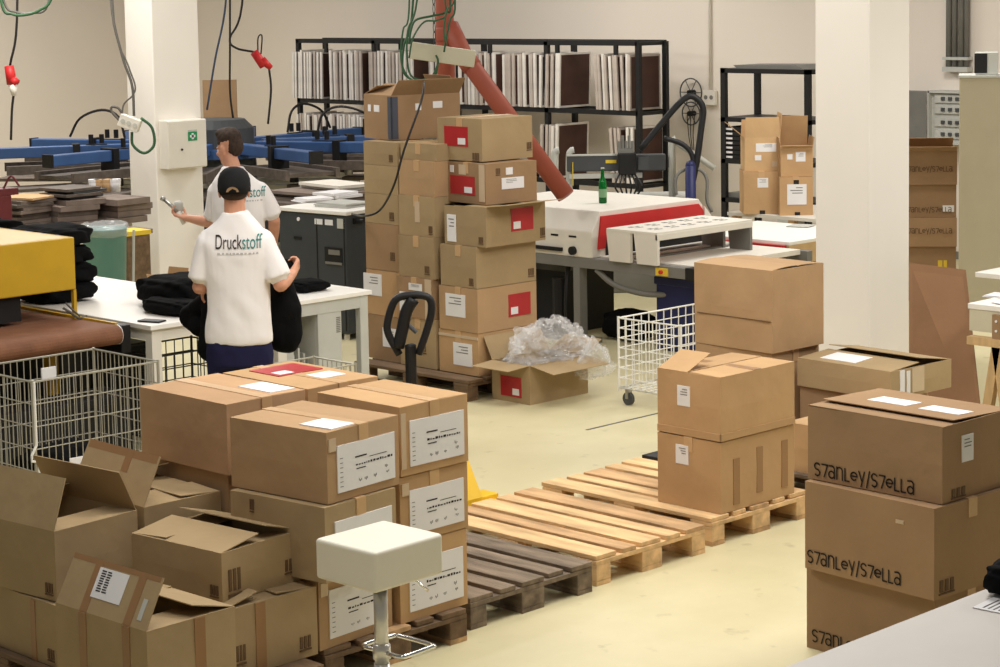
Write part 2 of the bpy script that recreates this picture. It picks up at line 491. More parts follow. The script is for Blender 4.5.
# conduit on the back wall with its socket box
t = thing('wall_conduit', 'thin white vertical cable conduit on the back wall with a socket box at its end', 'conduit', (WX - .03, 15.1, 1.5))
mb = MB(); mb.cyl((0, 0, .16), (0, 0, 3.1), .014, seg=8); obj('pipe', mb, OFFW, t, smooth=True)
mb = MB(); mb.box(-.03, -.09, 0, .02, .09, .17); obj('socket_box', mb, OFFW, t, bevel=.006)
mb = MB(); mb.cyl((-.034, .04, .09), (-.028, .04, .09), .025); mb.cyl((-.034, -.04, .09), (-.028, -.04, .09), .025); obj('socket', mb, GREY, t)
# round wall-mounted reel frame
t = thing('wire_reel', 'round wire cable reel hung on the back wall beside the conduit', 'reel', (WX - .06, 15.36, 1.5))
for r_, zc in ((.16, .14), (.13, -.1)):
    mb = MB()
    mb.tube([(0, r_ * math.cos(a * PI / 12), zc + r_ * math.sin(a * PI / 12)) for a in range(24)], .008, 6, True)
    for k in range(3):
        a = k * PI / 3; mb.tube([(0, r_ * math.cos(a), zc + r_ * math.sin(a)), (0, -r_ * math.cos(a), zc - r_ * math.sin(a))], .005, 5)
    obj('rim', mb, DGREY, t)
for zz in (.14, -.1):
    mb = MB(); mb.cyl((-.04, 0, zz), (.06, 0, zz), .03); obj('hub', mb, BLACK, t)
mb = MB()
for k in (-.06, 0, .05): mb.tube([(-.01, k, -.12), (-.01, k * .6, -.35), (-.01, k * .3 - .03, -.55)], .005, 5)
obj('hanging_cord', mb, BLACKC, t)
# conduits and electrical cabinet on the right
t = thing('conduit_bundle', 'grey vertical conduits clamped on the wall above the electrical cabinet', 'conduit', (WX - .06, 11.82, 1.93))
for k, y in enumerate((.1, .03, -.05, -.11)):
    mb = MB(); mb.cyl((0, y, 0), (0, y, 2.6), .026 if k % 2 else .032, seg=10); obj('pipe', mb, GREY, t, smooth=True)
mb = MB(); mb.box(-.05, -.15, .0, .05, .15, .05); mb.box(-.045, -.15, .12, .05, .15, .15); obj('clamp', mb, LGREY, t)
t = thing('electrical_cabinet', 'open grey electrical cabinet mounted on the wall above the stacked cartons', 'cabinet', (WX - .25, 11.62, 1.2))
mb = MB(); mb.box(.05, -.2, 0, .25, .43, .54); mb.box(.0, -.2, 0, .06, -.18, .54); mb.box(0, .41, 0, .06, .43, .54); mb.box(0, -.2, .52, .06, .43, .54); mb.box(0, -.2, 0, .06, .43, .02)
obj('body', mb, LGREY, t)
mb = MB(); mb.box(-.02, .43, 0, .0, .75, .54); obj('door', mb, GREY, t, bevel=.01)
for z in (.06, .18, .31, .42):
    mb = MB(); mb.box(.03, -.16, z, .055, .36, z + .085); o = obj('breaker_panel', mb, LGREY, t)
    mb = MB()
    for k in range(5): mb.box(.015, -.1 + k * .085, z + .025, .035, -.06 + k * .085, z + .06)
    obj('breaker_switches', mb, DGREY, o)
mb = MB(); mb.box(-.01, .44, .1, .01, .46, .14); mb.box(-.01, .44, .4, .01, .46, .44); obj('hinge', mb, BLACK, t)

# ------------------------------------------------------------------ lights
def area(name, loc, sx, sy, power, col=(1, .93, .82), rot=(0, 0, 0)):
    l = bpy.data.lights.new(name, 'AREA'); l.shape = 'RECTANGLE'; l.size = sx; l.size_y = sy; l.energy = power; l.color = col
    o = bpy.data.objects.new(name, l); C.objects.link(o); o.location = loc; o.rotation_euler = rot; return o
WARM = (1, .962, .905)
for (x, y, p) in ((3.8, 5.0, 48), (7.3, 6.0, 142), (4.9, 8.4, 72), (9.6, 8.6, 60), (12.8, 4.0, 230), (14.6, 10.4, 140), (8.5, 12.8, 84), (10.2, 16.4, 150), (13.2, 21.6, 230), (15.4, 15.8, 110)):
    area('overhead_light', (x, y, 4.4), 1.6, 1.6, p, WARM)  # overhead lights without fixtures, some added to brighten left wall and left pillar
w = bpy.data.worlds.new('world'); S.world = w; w.use_nodes = True
bg = w.node_tree.nodes['Background']; bg.inputs['Color'].default_value = (1, .97, .94, 1); bg.inputs['Strength'].default_value = .15
S.view_settings.view_transform = 'Standard'; S.view_settings.look = 'None'
S.view_settings.exposure = .14; S.view_settings.gamma = 1; S.view_settings.use_curve_mapping = False

# ------------------------------------------------------------------ pallets
def pallet(label, x, y, top, yaw=0, group='wooden pallets', warp=0):
    """Euro pallet 0.8 x 1.2, deck boards along local y"""
    t = thing('wooden_pallet', label, 'pallet', (x, y, 0), R(yaw), group)
    xs = [(0, .145), (.186, .1), (.3275, .145), (.5138, .1), (.655, .145)]
    for k, (x0, w) in enumerate(xs):
        mb = MB(); a, b = random.uniform(-.012, .008), random.uniform(-.012, .008); e = random.uniform(-.006, .01); f = random.uniform(-.006, .01)
        z0 = .122 + random.uniform(0, .003)
        mb.box(x0 + a * .3, e, z0, x0 + w + a * .3, 1.2 + f, z0 + .022, Matrix.Rotation(R(random.uniform(-.25, .25)), 4, 'Z'))
        obj('deck_board', mb, top[k % len(top)], t, bevel=.003)
    for y0, w in ((0, .145), (.5275, .145), (1.055, .145)):
        mb = MB(); mb.box(0, y0, .1, .8, y0 + w, .1215); obj('cross_board', mb, top[0], t, bevel=.002)
    for x0, w in ((0, .1), (.3275, .145), (.7, .1)):
        mb = MB(); mb.box(x0, 0, 0, x0 + w, 1.2, .022); obj('skid_board', mb, top[-1], t, bevel=.002)
        for y0, h in ((0, .145), (.5275, .145), (1.055, .145)):
            mb = MB(); mb.box(x0, y0, .0225, x0 + w, y0 + h, .0995); obj('block', mb, top[0], t, bevel=.003)
    return t
pallet('dark worn wooden pallet under the boxes with large printed sheets', 5.27, 6.44, [WOOD_D, WOOD_D, WOOD_M], 0)
pallet('weathered grey empty pallet next to the boxes with large printed sheets', 6.178, 6.53, [WOOD_G], .6)
pallet('light brown empty pallet between the grey pallet and the pair of stacked boxes', 7.05, 6.578, [WOOD_L, WOOD_M, WOOD_L], 0)
pallet('pale wooden pallet under the pair of stacked boxes with small labels', 7.958, 6.622, [WOOD_L, WOOD_L, WOOD_M], 0)
pallet('dark wooden pallet under the pile of open cartons', 4.36, 6.32, [WOOD_D], 0)
pallet('dark wooden pallet under the tall stack of boxes, behind the pallet truck', 9.74, 10.28, [WOOD_D], 0)
pallet('dark pallet half hidden behind the pair of stacked boxes', 9.02, 6.5, [WOOD_G, WOOD_D], 0)

# ------------------------------------------------------------------ boxes with large printed sheets
G1 = 'boxes with large printed sheets'
def bill(lx, h): return ('-y', lx * .13, lx * .93, h * .12, h * .78, 'bill')
def bills(lx, h): return [bill(lx, h), ('-y', .01, .05, h * .72, h * .9, 'clear')]
carton('kraft box with a large printed sheet, right column, lowest on the dark pallet', 5.716, 6.474, .1465, .40, .53, .338, 1, KRAFT, stick=bills(.40, .338), group=G1)
carton('kraft box with a large printed sheet, right column, middle of the stack', 5.721, 6.468, .489, .405, .53, .29, 1.5, KRAFT, stick=bills(.405, .29), group=G1)
carton('kraft box with a large printed sheet, right column, topmost of its stack', 5.726, 6.463, .784, .40, .53, .298, 1, KRAFT, stick=[bill(.40, .298), ('-y', .002, .03, .03, .27, 'clear'), ('top', .0, .002, .5, .502, 'paper')][:2], group=G1)
carton('kraft box with a printed sheet at the bottom, directly behind the white bar stool', 5.25, 6.448, .1465, .43, .53, .31, 5, KRAFT_D, stick=bills(.43, .31), group=G1)
carton('kraft box with a printed sheet, middle of the left column, above the bar stool seat', 5.20, 6.335, .461, .425, .54, .31, 6.5, KRAFT_G, stick=[bill(.425, .31), ('-x', .40, .425, .235, .29, 'print')], group=G1)
carton('kraft box with a large printed sheet, front left column, topmost, paper label on its lid', 5.235, 6.354, .776, .43, .555, .293, 6.4, KRAFT_D, stick=bills(.43, .293) + [('top', .05, .19, .02, .2, 'paper')], group=G1)
G2 = 'plain boxes behind the ones with printed sheets'
carton('large plain kraft box behind the front left box with the printed sheet, tan lid', 5.28, 7.07, .776, .435, .63, .308, .5, KRAFT_P, stick=[('top', .28, .42, .05, .28, 'paper')], group=G2)
carton('kraft box lid with a red document pouch, behind the right column with printed sheets', 5.735, 7.08, .776, .41, .62, .306, 0, KRAFT, stick=[('top', .1, .36, .33, .55, 'red'), ('top', .2, .34, .14, .26, 'paper')], group=G2)
carton('plain kraft box directly beneath the large plain box with tan lid', 5.30, 7.1, .463, .42, .56, .305, 0, KRAFT_D, group=G2)
carton('plain kraft box on the dark pallet beneath the other plain boxes, left', 5.30, 7.1, .1465, .42, .56, .31, 0, KRAFT_D, group=G2)
carton('plain kraft box under the carton with the red pouch', 5.745, 7.1, .463, .39, .54, .305, 0, KRAFT_D, group=G2)
carton('plain kraft box on the pallet, lowest below the carton with the red pouch', 5.745, 7.1, .1465, .39, .54, .31, 0, KRAFT_D, group=G2)

# ------------------------------------------------------------------ pile of open cartons lower left
G3 = 'open cartons in the lower left pile'
fl = .2
D6, _ = carton('taped kraft carton lowest at the left edge of the picture', 4.40, 7.06, .1465, .42, .6, .258, 0, KRAFT_G, group=G3, stick=[('-x', .02, .07, .02, .07, 'print'), ('-x', .15, .185, .0, .25, 'tape')])
D1, _ = carton('open carton with its flap raised, at the left edge on top of a taped carton', 4.424, 7.087, .41, .43, .58, .288, 6, KRAFT_G, group=G3,
       flaps=[('-x', 70, .215), ('+x', 66, .19), ('-y', -3, .2), ('+y', 20, .2)], stick=[('-x', .02, .07, .02, .07, 'print')])
D2, _ = carton('open carton with a raised taped flap, behind the carton at the left edge', 4.885, 7.13, .48, .39, .56, .222, -1, KRAFT_G, group=G3,
       flaps=[('-x', 64, .22), ('+x', 4, .2), ('-y', 3, .2), ('+y', 20, .2)])
carton('plain carton supporting the open one with the raised taped flap', 4.87, 7.18, .1465, .39, .52, .33, 0, KRAFT_D, group=G3)
D5, _ = carton('front open carton with a barcode label on its raised flap, taped seams', 4.217, 6.167, .1465, .41, .57, .383, 2, KRAFT_G, group=G3,
       flaps=[('-x', 62, .2), ('+x', 14, .2), ('-y', -5, .2), ('+y', 3, .2)], stick=[('-x', .10, .145, .02, .38, 'tape'), ('-x', .37, .415, .02, .38, 'tape'), ('-y', .215, .265, .0, .38, 'tape')])
# label and tape on the raised flap of the front carton
def on_flap(t, edge, lx, ly, h, ang, u0, u1, v0, v1, nm, mm, e=.006, inner=False):
    a = R(ang); di = {'-x': Vector((1, 0, 0)), '-y': Vector((0, 1, 0)), '+x': Vector((-1, 0, 0))}[edge]
    al = Vector((0, 1, 0)) if edge[1] == 'x' else Vector((1, 0, 0))
    base = Vector((-lx / 2, -ly / 2, h)) if edge[0] == '-' else Vector((lx / 2, -ly / 2, h))
    d = di * math.cos(a) + Vector((0, 0, math.sin(a))); n = di * -math.sin(a) + Vector((0, 0, math.cos(a)))
    if inner: n = -n; base = base + n * .004
    mb = MB()
    q = [base + al * u + d * v + n * w for w in (-.001, e - .004) for (u, v) in ((u0, v0), (u1, v0), (u1, v1), (u0, v1))]
    mb.hexa(q)
    return obj(nm, mb, mm, t), (base, al, d, n)
lab, fr = on_flap(D5, '-x', .41, .57, .383, 62, .2, .38, .06, .175, 'barcode_label', PAPER)
mb = MB(); base, al, d, n = fr
for k in range(9):
    v = .085 + k * .0095; 
    for u0, u1 in ((.30, .325), (.335, .36)):
        u0 += random.uniform(-.004, .004)
        mb.hexa([base + al * u + d * vv + n * w for w in (.001, .0028) for (u, vv) in ((u0, v), (u1, v), (u1, v + .005), (u0, v + .005))])
obj('barcode', mb, INK, lab)
on_flap(D5, '-x', .41, .57, .383, 62, .10, .145, 0, .2, 'tape_strip', TAPE, .005)
on_flap(D5, '-x', .41, .57, .383, 62, .37, .415, 0, .2, 'tape_strip', TAPE, .005)
on_flap(D5, '-x', .41, .57, .383, 62, .02, .56, .18, .2, 'tape_strip', TAPE, .0045)
on_flap(D5, '-x', .41, .57, .383, 62, .05, .075, .03, .11, 'paper_label', LGREY, .0055)
on_flap(D2, '-x', .39, .56, .222, 64, .02, .54, .185, .22, 'tape_strip', TAPE, .0045)
on_flap(D2, '-x', .39, .56, .222, 64, .20, .25, .12, .22, 'tape_strip', TAPE, .005)
D4, _ = carton('taped carton with loose flaps, right of the front open carton, beneath the tilted one', 4.74, 6.43, .1465, .485, .45, .282, 0, KRAFT_G, group=G3,
       flaps=[('-x', 12, .2), ('+x', 4, .2), ('-y', 4, .2), ('+y', 5, .2)], stick=[('-y', .03, .06, 0, .28, 'tape'), ('-y', .17, .22, 0, .28, 'tape'), ('-y', .07, .12, .05, .13, 'print'), ('-y', .39, .45, .03, .09, 'print')])
D3, _ = carton('low open carton resting askew on top of the taped carton with loose flaps', 4.80, 6.49, .436, .455, .535, .205, 6, KRAFT_G, group=G3,
       flaps=[('-x', 9, .215), ('+x', 16, .215), ('-y', -3, .1), ('+y', 3, .2)], stick=[('-y', .03, .1, .02, .13, 'print'), ('-y', .34, .41, .04, .1, 'print'), ('-x', .02, .07, .02, .07, 'print')])

# ------------------------------------------------------------------ pair of boxes on the pale pallet, boxes behind them
G4 = 'pair of boxes on the pale pallet'
carton('kraft box with a small square label, lower of the pair on the pale pallet', 8.05, 6.64, .1465, .61, .423, .37, 0, KRAFT, group=G4, seam='x', stick=[('-x', .21, .295, .225, .325, 'paper'), ('-y', .1, .15, .03, .27, 'tape'), ('-y', .29, .34, .06, .3, 'tape'), ('-y', .5, .55, .05, .3, 'tape')])
E1, _ = carton('kraft box with a raised flap and small label, upper one on the pale pallet', 8.05, 6.638, .522, .605, .425, .332, -.5, KRAFT, group=G4,
       flaps=[('-y', .8, .21), ('+y', 1.5, .21)], stick=[('-x', .2, .285, .155, .26, 'paper'), ('top', .27, .33, -.0, .42, 'tape')])
on_flap(E1, '-x', .605, .425, .332, 22, .22, .42, 0, .2, 'flap', KRAFT)
mb = MB(); mb.box(-.307, -.217, .001, -.3, .213, .038); mb.box(-.307, -.217, .001, .303, -.21, .038); obj('bottom_strip', mb, KRAFT, E1)
G5 = 'boxes stacked in front of the right pillar'
carton('large plain carton standing in front of the right pillar, bowed lid', 9.45, 7.40, .70, .47, .605, .485, -2, KRAFT_D, group=G5, bulge=.008,
       flaps=[('-x', 7, .235, -12), ('+x', 5, .235, -8)], stick=[('top', .22, .40, .03, .2, 'paper'), ('-x', .01, .58, .185, .1885, 'crease')])
carton('hidden carton under the large plain one by the right pillar', 9.47, 7.42, .1465, .45, .58, .55, 0, KRAFT_D, group=G5)
GQ, _ = carton('squashed flat taped carton between the pale pallet boxes and the right pillar', 9.57, 6.66, .50, .56, .68, .165, -3, KRAFT_G, group=G5,
       flaps=[('-x', 4, .27), ('+x', 9, .29)], stick=[('-y', .08, .12, .03, .16, 'paper'), ('-y', .14, .17, .0, .15, 'paper'), ('-y', .19, .3, .02, .16, 'clear')])
on_flap(GQ, '-x', .56, .68, .165, 4, .30, .56, .06, .22, 'paper_label', PAPER)
carton('shaded carton beneath the squashed taped carton', 9.62, 6.78, .1465, .5, .55, .352, 0, KRAFT_R, group=G5)
carton('small carton seen in the gap left of the wordmark boxes', 9.06, 6.58, .1465, .46, .42, .27, 0, KRAFT_L, group=G5)

# ------------------------------------------------------------------ foreground wordmark boxes
G6 = 'foreground wordmark boxes'
H3, _ = carton('bottom wordmark carton of the foreground stack, half behind the white table', 6.96, 4.63, 0, .5, .66, .356, -2, KRAFT_R, group=G6, bulge=.004)
brand(H3, .5, .66, '-x', .03, .035, .052, .0045)
H2, _ = carton('middle wordmark carton of the foreground stack, printed name along its lower edge', 6.90, 4.594, .36, .5, .676, .376, -3.8, KRAFT_R, group=G6, bulge=.004, stick=[('-x', .15, .19, .285, .3, 'clear'), ('-y', .03, .13, .015, .075, 'print')])
brand(H2, .5, .676, '-x', .015, .03, .0525, .0045)
H1, _ = carton('top wordmark carton of the foreground stack, overlapping lid with two labels', 6.965, 4.60, .74, .5, .68, .315, -1.4, KRAFT_R, group=G6, bulge=.004,
       flaps=[('+x', 2, .41), ('-x', 0, .14)], stick=[('-y', .13, .21, .15, .26, 'paper'), ('-y', .06, .16, .01, .05, 'print')])
brand(H1, .5, .68, '-x', .035, .02, .054, .0045)
on_flap(H1, '+x', .5, .68, .315, 2, .33, .53, .17, .29, 'paper_label', PAPER)
on_flap(H1, '+x', .5, .68, .315, 2, .06, .26, .19, .30, 'paper_label', PAPER)

# ------------------------------------------------------------------ tall stack on the dark pallet
G7 = 'tall stack of boxes on the dark pallet'
pr = lambda w, s='-x': (s, w - .33 if False else .03, .075, .02, .07, 'print')
carton('kraft box with a taped white sheet, bottom of the right column of the tall stack', 9.905, 10.34, .1465, .58, .40, .30, 0, KRAFT, group=G7, stick=[('-x', .06, .25, .06, .22, 'paper'), ('-x', .0, .4, .255, .275, 'clear')])
carton('kraft box with white sheet and red pouch, second from bottom in the right column', 9.90, 10.335, .45, .585, .39, .31, 0, KRAFT_D, group=G7, stick=[('-x', .12, .32, .1, .26, 'paper'), ('-y', .3, .52, .08, .24, 'red')])
carton('greyish kraft box with two small printed symbols, third from the bottom in the right column', 9.90, 10.34, .764, .58, .37, .29, -1, KRAFT_G, group=G7, stick=[pr(0), ('-y', .5, .56, .03, .09, 'print')])
carton('kraft box with an open side flap, white slip and red pouch, right column', 9.915, 10.25, 1.058, .585, .42, .278, 0, KRAFT_G, group=G7, flaps=[('-y', 173, .2), ('-x', 0, .2), ('+x', 0, .2), ('+y', 0, .2)], stick=[('-x', .3, .39, .02, .21, 'paper'), pr(0), ('-y', .24, .46, .09, .25, 'red'), ('-y', .53, .58, .02, .09, 'print')])
carton('reddish kraft box with a red pouch, second from the top of the right column', 10.005, 10.34, 1.341, .46, .44, .285, -6, KRAFT_R, group=G7, stick=[('-x', .12, .40, .06, .19, 'red'), ('-x', .01, .07, .02, .28, 'clear'), ('-x', .36, .4, .21, .26, 'paper'), ('-x', .22, .3, .2, .27, 'clear'), ('-y', .14, .34, .1, .18, 'paper'), ('-y', .09, .13, .2, .25, 'print'), ('-y', .18, .24, .2, .25, 'paper')])
carton('topmost box of the right column, light kraft with a red pouch on its left face', 10.055, 10.42, 1.636, .50, .455, .298, 0, KRAFT_G, group=G7, stick=[('-x', .14, .38, .1, .24, 'red'), ('-x', .03, .1, .0, .06, 'print'), ('-y', .44, .49, .05, .11, 'print')])
c2 = lambda lb, z, h, m, st=(), dx=0, dy=0, **k: carton(lb, 9.90 + dx, 10.77 + dy, z, .55, .375, h, 0, m, group=G7, stick=st, **k)
c2('plain kraft box at the bottom of the middle column, behind the pallet truck handle', .1465, .352, KRAFT_G, [('-x', .1, .15, .1, .18, 'print')])
c2('reddish kraft box with a white slip, second from the bottom of the middle column', .50, .29, KRAFT_R, [('-x', .25, .34, .04, .18, 'paper'), ('-x', .1, .24, .2, .25, 'paper'), ('-x', .005, .07, .0, .29, 'clear')], -.01, .02)
c2('greyish kraft box with a printed symbol, third from the bottom of the middle column', .792, .296, KRAFT_G, [('-x', .05, .1, .03, .09, 'print')])
c2('greyish kraft box with a clear tape strip, fourth from bottom of the middle column', 1.09, .287, KRAFT_G, [('-x', .15, .2, .1, .25, 'clear'), ('-x', .02, .06, .02, .08, 'print')], .01)
c2('upper box of the middle column, plain, tucked left of the top right boxes', 1.379, .25, KRAFT_D, (), .02)
c2('topmost small box of the middle column beneath the open brown box', 1.631, .118, KRAFT_G, (), .04)
c1 = lambda lb, z, h, m, st=(), dx=0, dy=0, lx=.36, ly=.37, **k: carton(lb, 9.93 + dx, 11.17 + dy, z, lx, ly, h, 0, m, group=G7, stick=st, **k)
c1('reddish kraft box with a white sheet, bottom of the left column by the white table', .1465, .325, KRAFT_R, [('-x', .05, .2, .1, .24, 'paper')])
c1('kraft box with a white sheet, second from the bottom of the left column', .474, .33, KRAFT, [('-x', .2, .4, .14, .3, 'paper')])
c1('tall kraft box beside the dark grey machine, third from the bottom of the left column', .808, .34, KRAFT_R, [('-x', .05, .1, .08, .14, 'print')])
c1('kraft box with a printed symbol, fourth from the bottom of the left column', 1.15, .217, KRAFT_G, [('-x', .05, .1, .03, .09, 'print')])
c1('plain kraft box, fifth from the bottom of the left column', 1.369, .207, KRAFT_G)
c1('kraft box just below the open brown box, left column', 1.578, .17, KRAFT_G, [('-x', .05, .09, .03, .08, 'print')])
TB, _ = carton('open brown box with raised flaps on top of the tall stack, blue-grey taped corner', 10.012, 11.318, 1.754, .585, .41, .325, -12, KRAFT_R, group=G7,
       flaps=[('-x', 22, .2), ('-y', 132, .15), ('+y', 20, .2), ('+x', 60, .15)],
       stick=[('-x', .17, .25, .2, .25, 'paper'), ('-x', .3, .34, .2, .25, 'paper'), ('-y', .2, .25, .21, .26, 'paper'), ('-y', .35, .43, .22, .27, 'paper')])
mb = MB(); mb.box(-.2985, -.2115, .01, -.285, -.16, .315); mb.box(-.2985, -.2115, .01, -.24, -.2, .315); obj('tape_strip', mb, mat('blue_grey_tape', (74, 78, 90), .4), TB)['label'] = 'blue-grey tape'

# ------------------------------------------------------------------ open box with plastic film on the floor
J, _ = carton('open kraft box on the floor beside the tall stack, flaps folded out', 9.936, 9.87, 0, .58, .37, .27, 0, KRAFT_G, name='cardboard_box',
       flaps=[('-x', 184, .2), ('-y', 190, .22), ('+x', 150, .18), ('+y', 120, .18)], stick=[('-x', .08, .28, .04, .18, 'red')])
def crumple(name, c, r, label, cat, mm, seedv, drop=0):
    from mathutils import noise as nz
    bm = bmesh.new(); bmesh.ops.create_icosphere(bm, subdivisions=6, radius=1)
    so = Vector((seedv * 7.3, seedv * 2.1, seedv * 4.7))
    for v in bm.verts:
        d = v.co.normalized()
        k = 1 + .45 * nz.noise(d * 1.6 + so)
        for f, a_ in ((3.1, .20), (5.3, .12), (11, .05)):
            w_ = d + Vector((nz.noise(d * f * .6 + so), nz.noise(d * f * .6 - so), nz.noise(d * f * .5 + so * 2))) * .35
            k += a_ * (.45 - abs(nz.noise(w_ * f + so)) * 2.2)
        v.co = Vector((d.x * r[0], d.y * r[1], d.z * r[2] if d.z > 0 else d.z * r[2] * .45)) * max(.25, k)
    o = obj(name, bm, mm, loc=c); tag(o, label, cat); return o
crumple('plastic_film', J.location + Vector((.03, -.02, .30)), (.31, .22, .21), 'crumpled clear plastic film heaped in the open box on the floor', 'plastic film', FILM, 3)
crumple('plastic_film', J.location + Vector((.25, -.28, .20)), (.15, .09, .16), 'clear plastic film hanging over the right flap of the open box', 'plastic film', FILM, 8)
random.seed(11)
# ------------------------------------------------------------------ bar stool
t = thing('bar_stool', 'ivory padded square bar stool on a chrome post, in front of the printed sheets', 'stool', (4.935, 5.70, 0), R(2))
mb = MB(); mb.box(-.175, -.16, .672, .175, .16, .824); obj('seat', mb, LEATHER, t, bevel=.014, seg=4)
mb = MB(); mb.box(-.1, -.1, .658, .1, .1, .672); obj('seat_plate', mb, BLACK, t)
mb = MB(); mb.cyl((0, 0, .02), (0, 0, .34), .03, seg=20); obj('outer_tube', mb, mat('brushed_chrome', (222, 220, 215), .3, metal=.55, noise=.03), t, smooth=True)
mb = MB(); mb.cyl((0, 0, .335), (0, 0, .658), .0265, seg=20); mb.lathe([(.034, .36), (.034, .41), (.026, .417)], 20); obj('post', mb, MATS['brushed_chrome'], t, smooth=True)
mb = MB(); mb.lathe([(.19, 0), (.19, .008), (.15, .018), (.05, .03), (.03, .06)], 32); obj('base', mb, CHROME, t, smooth=True)
mb = MB(); q_ = .385; mb.tube(spline([(0, .03, q_), (.0, .095, q_), (.03, .11, q_), (.15, .105, q_), (.175, .085, q_), (.175, -.085, q_), (.15, -.105, q_), (.03, -.11, q_), (0, -.095, q_), (0, -.03, q_)], 4), .009, 8); obj('footrest', mb, CHROME, t, smooth=True)
mb = MB(); mb.tube(spline([(.03, -.02, .68), (.09, -.06, .665), (.15, -.1, .60)], 4), .005, 6); obj('lever', mb, CHROME, t, smooth=True)

# ------------------------------------------------------------------ pallet truck
t = thing('pallet_truck', 'hand pallet truck with a black loop handle and yellow frame behind the grey pallet', 'pallet truck', (7.47, 7.90, 0))
mb = MB()
mb.prism([(-.17, .10), (-.15, .26), (.10, .26), (.16, .10)], .12, .15, 'y')
mb.prism([(.0, .08), (.0, .12), (.12, .34), (.22, .38), (.22, .08)], -.14, .11, 'x')
mb.box(-.25, .02, .08, .25, .14, .115)
obj('body', mb, YELLOW2, t, bevel=.006)
for s in (-1, 1):
    mb = MB(); mb.box(s * .18 - .065, -1.12, .055, s * .18 + .065, .1, .088); obj('fork', mb, YELLOW2, t, bevel=.01)
    mb = MB(); mb.cyl((s * .18 - .03, -1.02, .032), (s * .18 + .03, -1.02, .032), .03, seg=16); obj('fork_roller', mb, RUBBER, t)
mb = MB(); mb.cyl((0, .3, .1), (0, .3, .42), .06, seg=18); mb.box(-.07, .18, .12, .07, .36, .2); obj('pump', mb, BLACK, t)
for s in (-1, 1):
    mb = MB(); mb.cyl((s * .05, .3, .09), (s * .11, .3, .09), .09, seg=24); obj('steer_wheel', mb, RUBBER, t)
mb = MB(); mb.box(-.03, .41, .36, .03, .45, .92); obj('tiller', mb, BLACK, t, bevel=.012)
mb = MB()
Lp = [(-.055, .44, .86), (-.11, .44, .97), (-.115, .44, 1.04), (-.07, .44, 1.16), (.02, .44, 1.185), (.11, .44, 1.17), (.125, .44, 1.10), (.10, .44, 1.0), (.05, .44, .86)]
M = Matrix.Rotation(R(-45), 4, 'Z')
def turn(p): q = Vector((p[0], 0, p[2])); q.rotate(Matrix.Rotation(R(-45), 3, 'Z')); return q + Vector((0, .44, 0))
mb.tube(spline([turn(p) for p in Lp], 5), .021, 10); obj('handle', mb, BLACK, t, smooth=True)
mb = MB(); mb.tube(spline([turn((-.06, 0, .9)), turn((-.035, 0, 1.0)), turn((-.01, 0, 1.1)), turn((.03, 0, 1.165))], 4), .034, 10); obj('grip_console', mb, BLACK, t, smooth=True)
mb = MB(); mb.tube([turn((.0, -.02, 1.02)), turn((.04, -.03, .98))], .012, 8); obj('release_lever', mb, DGREY, t)

# ------------------------------------------------------------------ wire trolleys
def wire_panel(p0, u, v, nu, nv, rw, mm, parent, name='wire_panel', rim=.006):
    p0, u, v = Vector(p0), Vector(u), Vector(v); mb = MB()
    for i in range(nu + 1):
        a = p0 + u * (i / nu); mb.tube([a, a + v], rim if i in (0, nu) else rw, 5)
    for j in range(nv + 1):
        a = p0 + v * (j / nv); mb.tube([a, a + u], rim if j in (0, nv) else rw, 5)
    return obj(name, mb, mm, parent)
def caster(x, y, mm, parent, r=.04):
    mb = MB(); mb.box(x - .022, y - .012, r, x + .022, y + .012, r * 2 + .03); f = obj('caster_fork', mb, STEEL, parent)
    mb = MB(); mb.cyl((x - .012, y, r), (x + .012, y, r), r, seg=16); obj('wheel', mb, mm, f)
def wire_cart(label, x, y, lx, ly, z0, z1, nx, ny, nz, mm, rw, yaw=0, group=None, wheels=True, z_in=None, front=None):
    t = thing('wire_trolley', label, 'trolley', (x, y, 0), R(yaw), group)
    zf = front or z1
    for p0, u, v, n in (((0, 0, z0), (lx, 0, 0), (0, 0, z1 - z0), nx), ((0, ly, z0), (lx, 0, 0), (0, 0, z1 - z0), nx), ((lx, 0, z0), (0, ly, 0), (0, 0, z1 - z0), ny)):
        wire_panel(p0, u, v, n, nz, rw, mm, t)
    wire_panel((0, 0, z0), (0, ly, 0), (0, 0, zf - z0), ny, max(2, int(nz * (zf - z0) / (z1 - z0))), rw, mm, t)
    wire_panel((0, 0, z0), (lx, 0, 0), (0, ly, 0), nx, max(4, ny), rw, mm, t, 'wire_base')
    for (cx_, cy_) in ((0, 0), (lx, 0), (0, ly), (lx, ly)):
        mb = MB(); mb.tube([(cx_, cy_, z0 - .02), (cx_, cy_, z1 + .01)], .009, 6); obj('corner_post', mb, mm, t)
    if wheels:
        for (cx_, cy_) in ((.04, .05), (lx - .04, .05), (.04, ly - .05), (lx - .04, ly - .05)): caster(cx_, cy_, DGREY, t, .045)
    return t
CARTW = mat('white_coated_wire', (232, 230, 222), .4, noise=.02)
CAGEW = mat('zinc_wire', (176, 172, 158), .4, metal=.35, noise=.06)
wire_cart('white coated wire mesh trolley beside the plain carton by the right pillar', 10.34, 8.86, .86, .555, .12, .60, 11, 9, 7, CARTW, .0042)
CG = wire_cart('zinc wire mesh cage trolley in front of the brown conveyor belt', 5.70, 9.28, .78, .62, .14, .85, 19, 15, 6, CAGEW, .0032)
mb = MB(); mb.box(.20, -.008, .375, .33, -.002, .415); obj('card_holder', mb, PAPER, CG)
mb = MB(); mb.tube([(0, -.012, .85), (0, -.012, .52), (-.03, -.012, .47), (-.03, -.012, .44), (.01, -.012, .43), (.01, -.012, .16)], .008, 6); obj('latch_rod', mb, CARTW, CG)
mb = MB(); mb.box(.43, .60, .73, .52, .612, .79); obj('card_holder', mb, PAPER, CG)
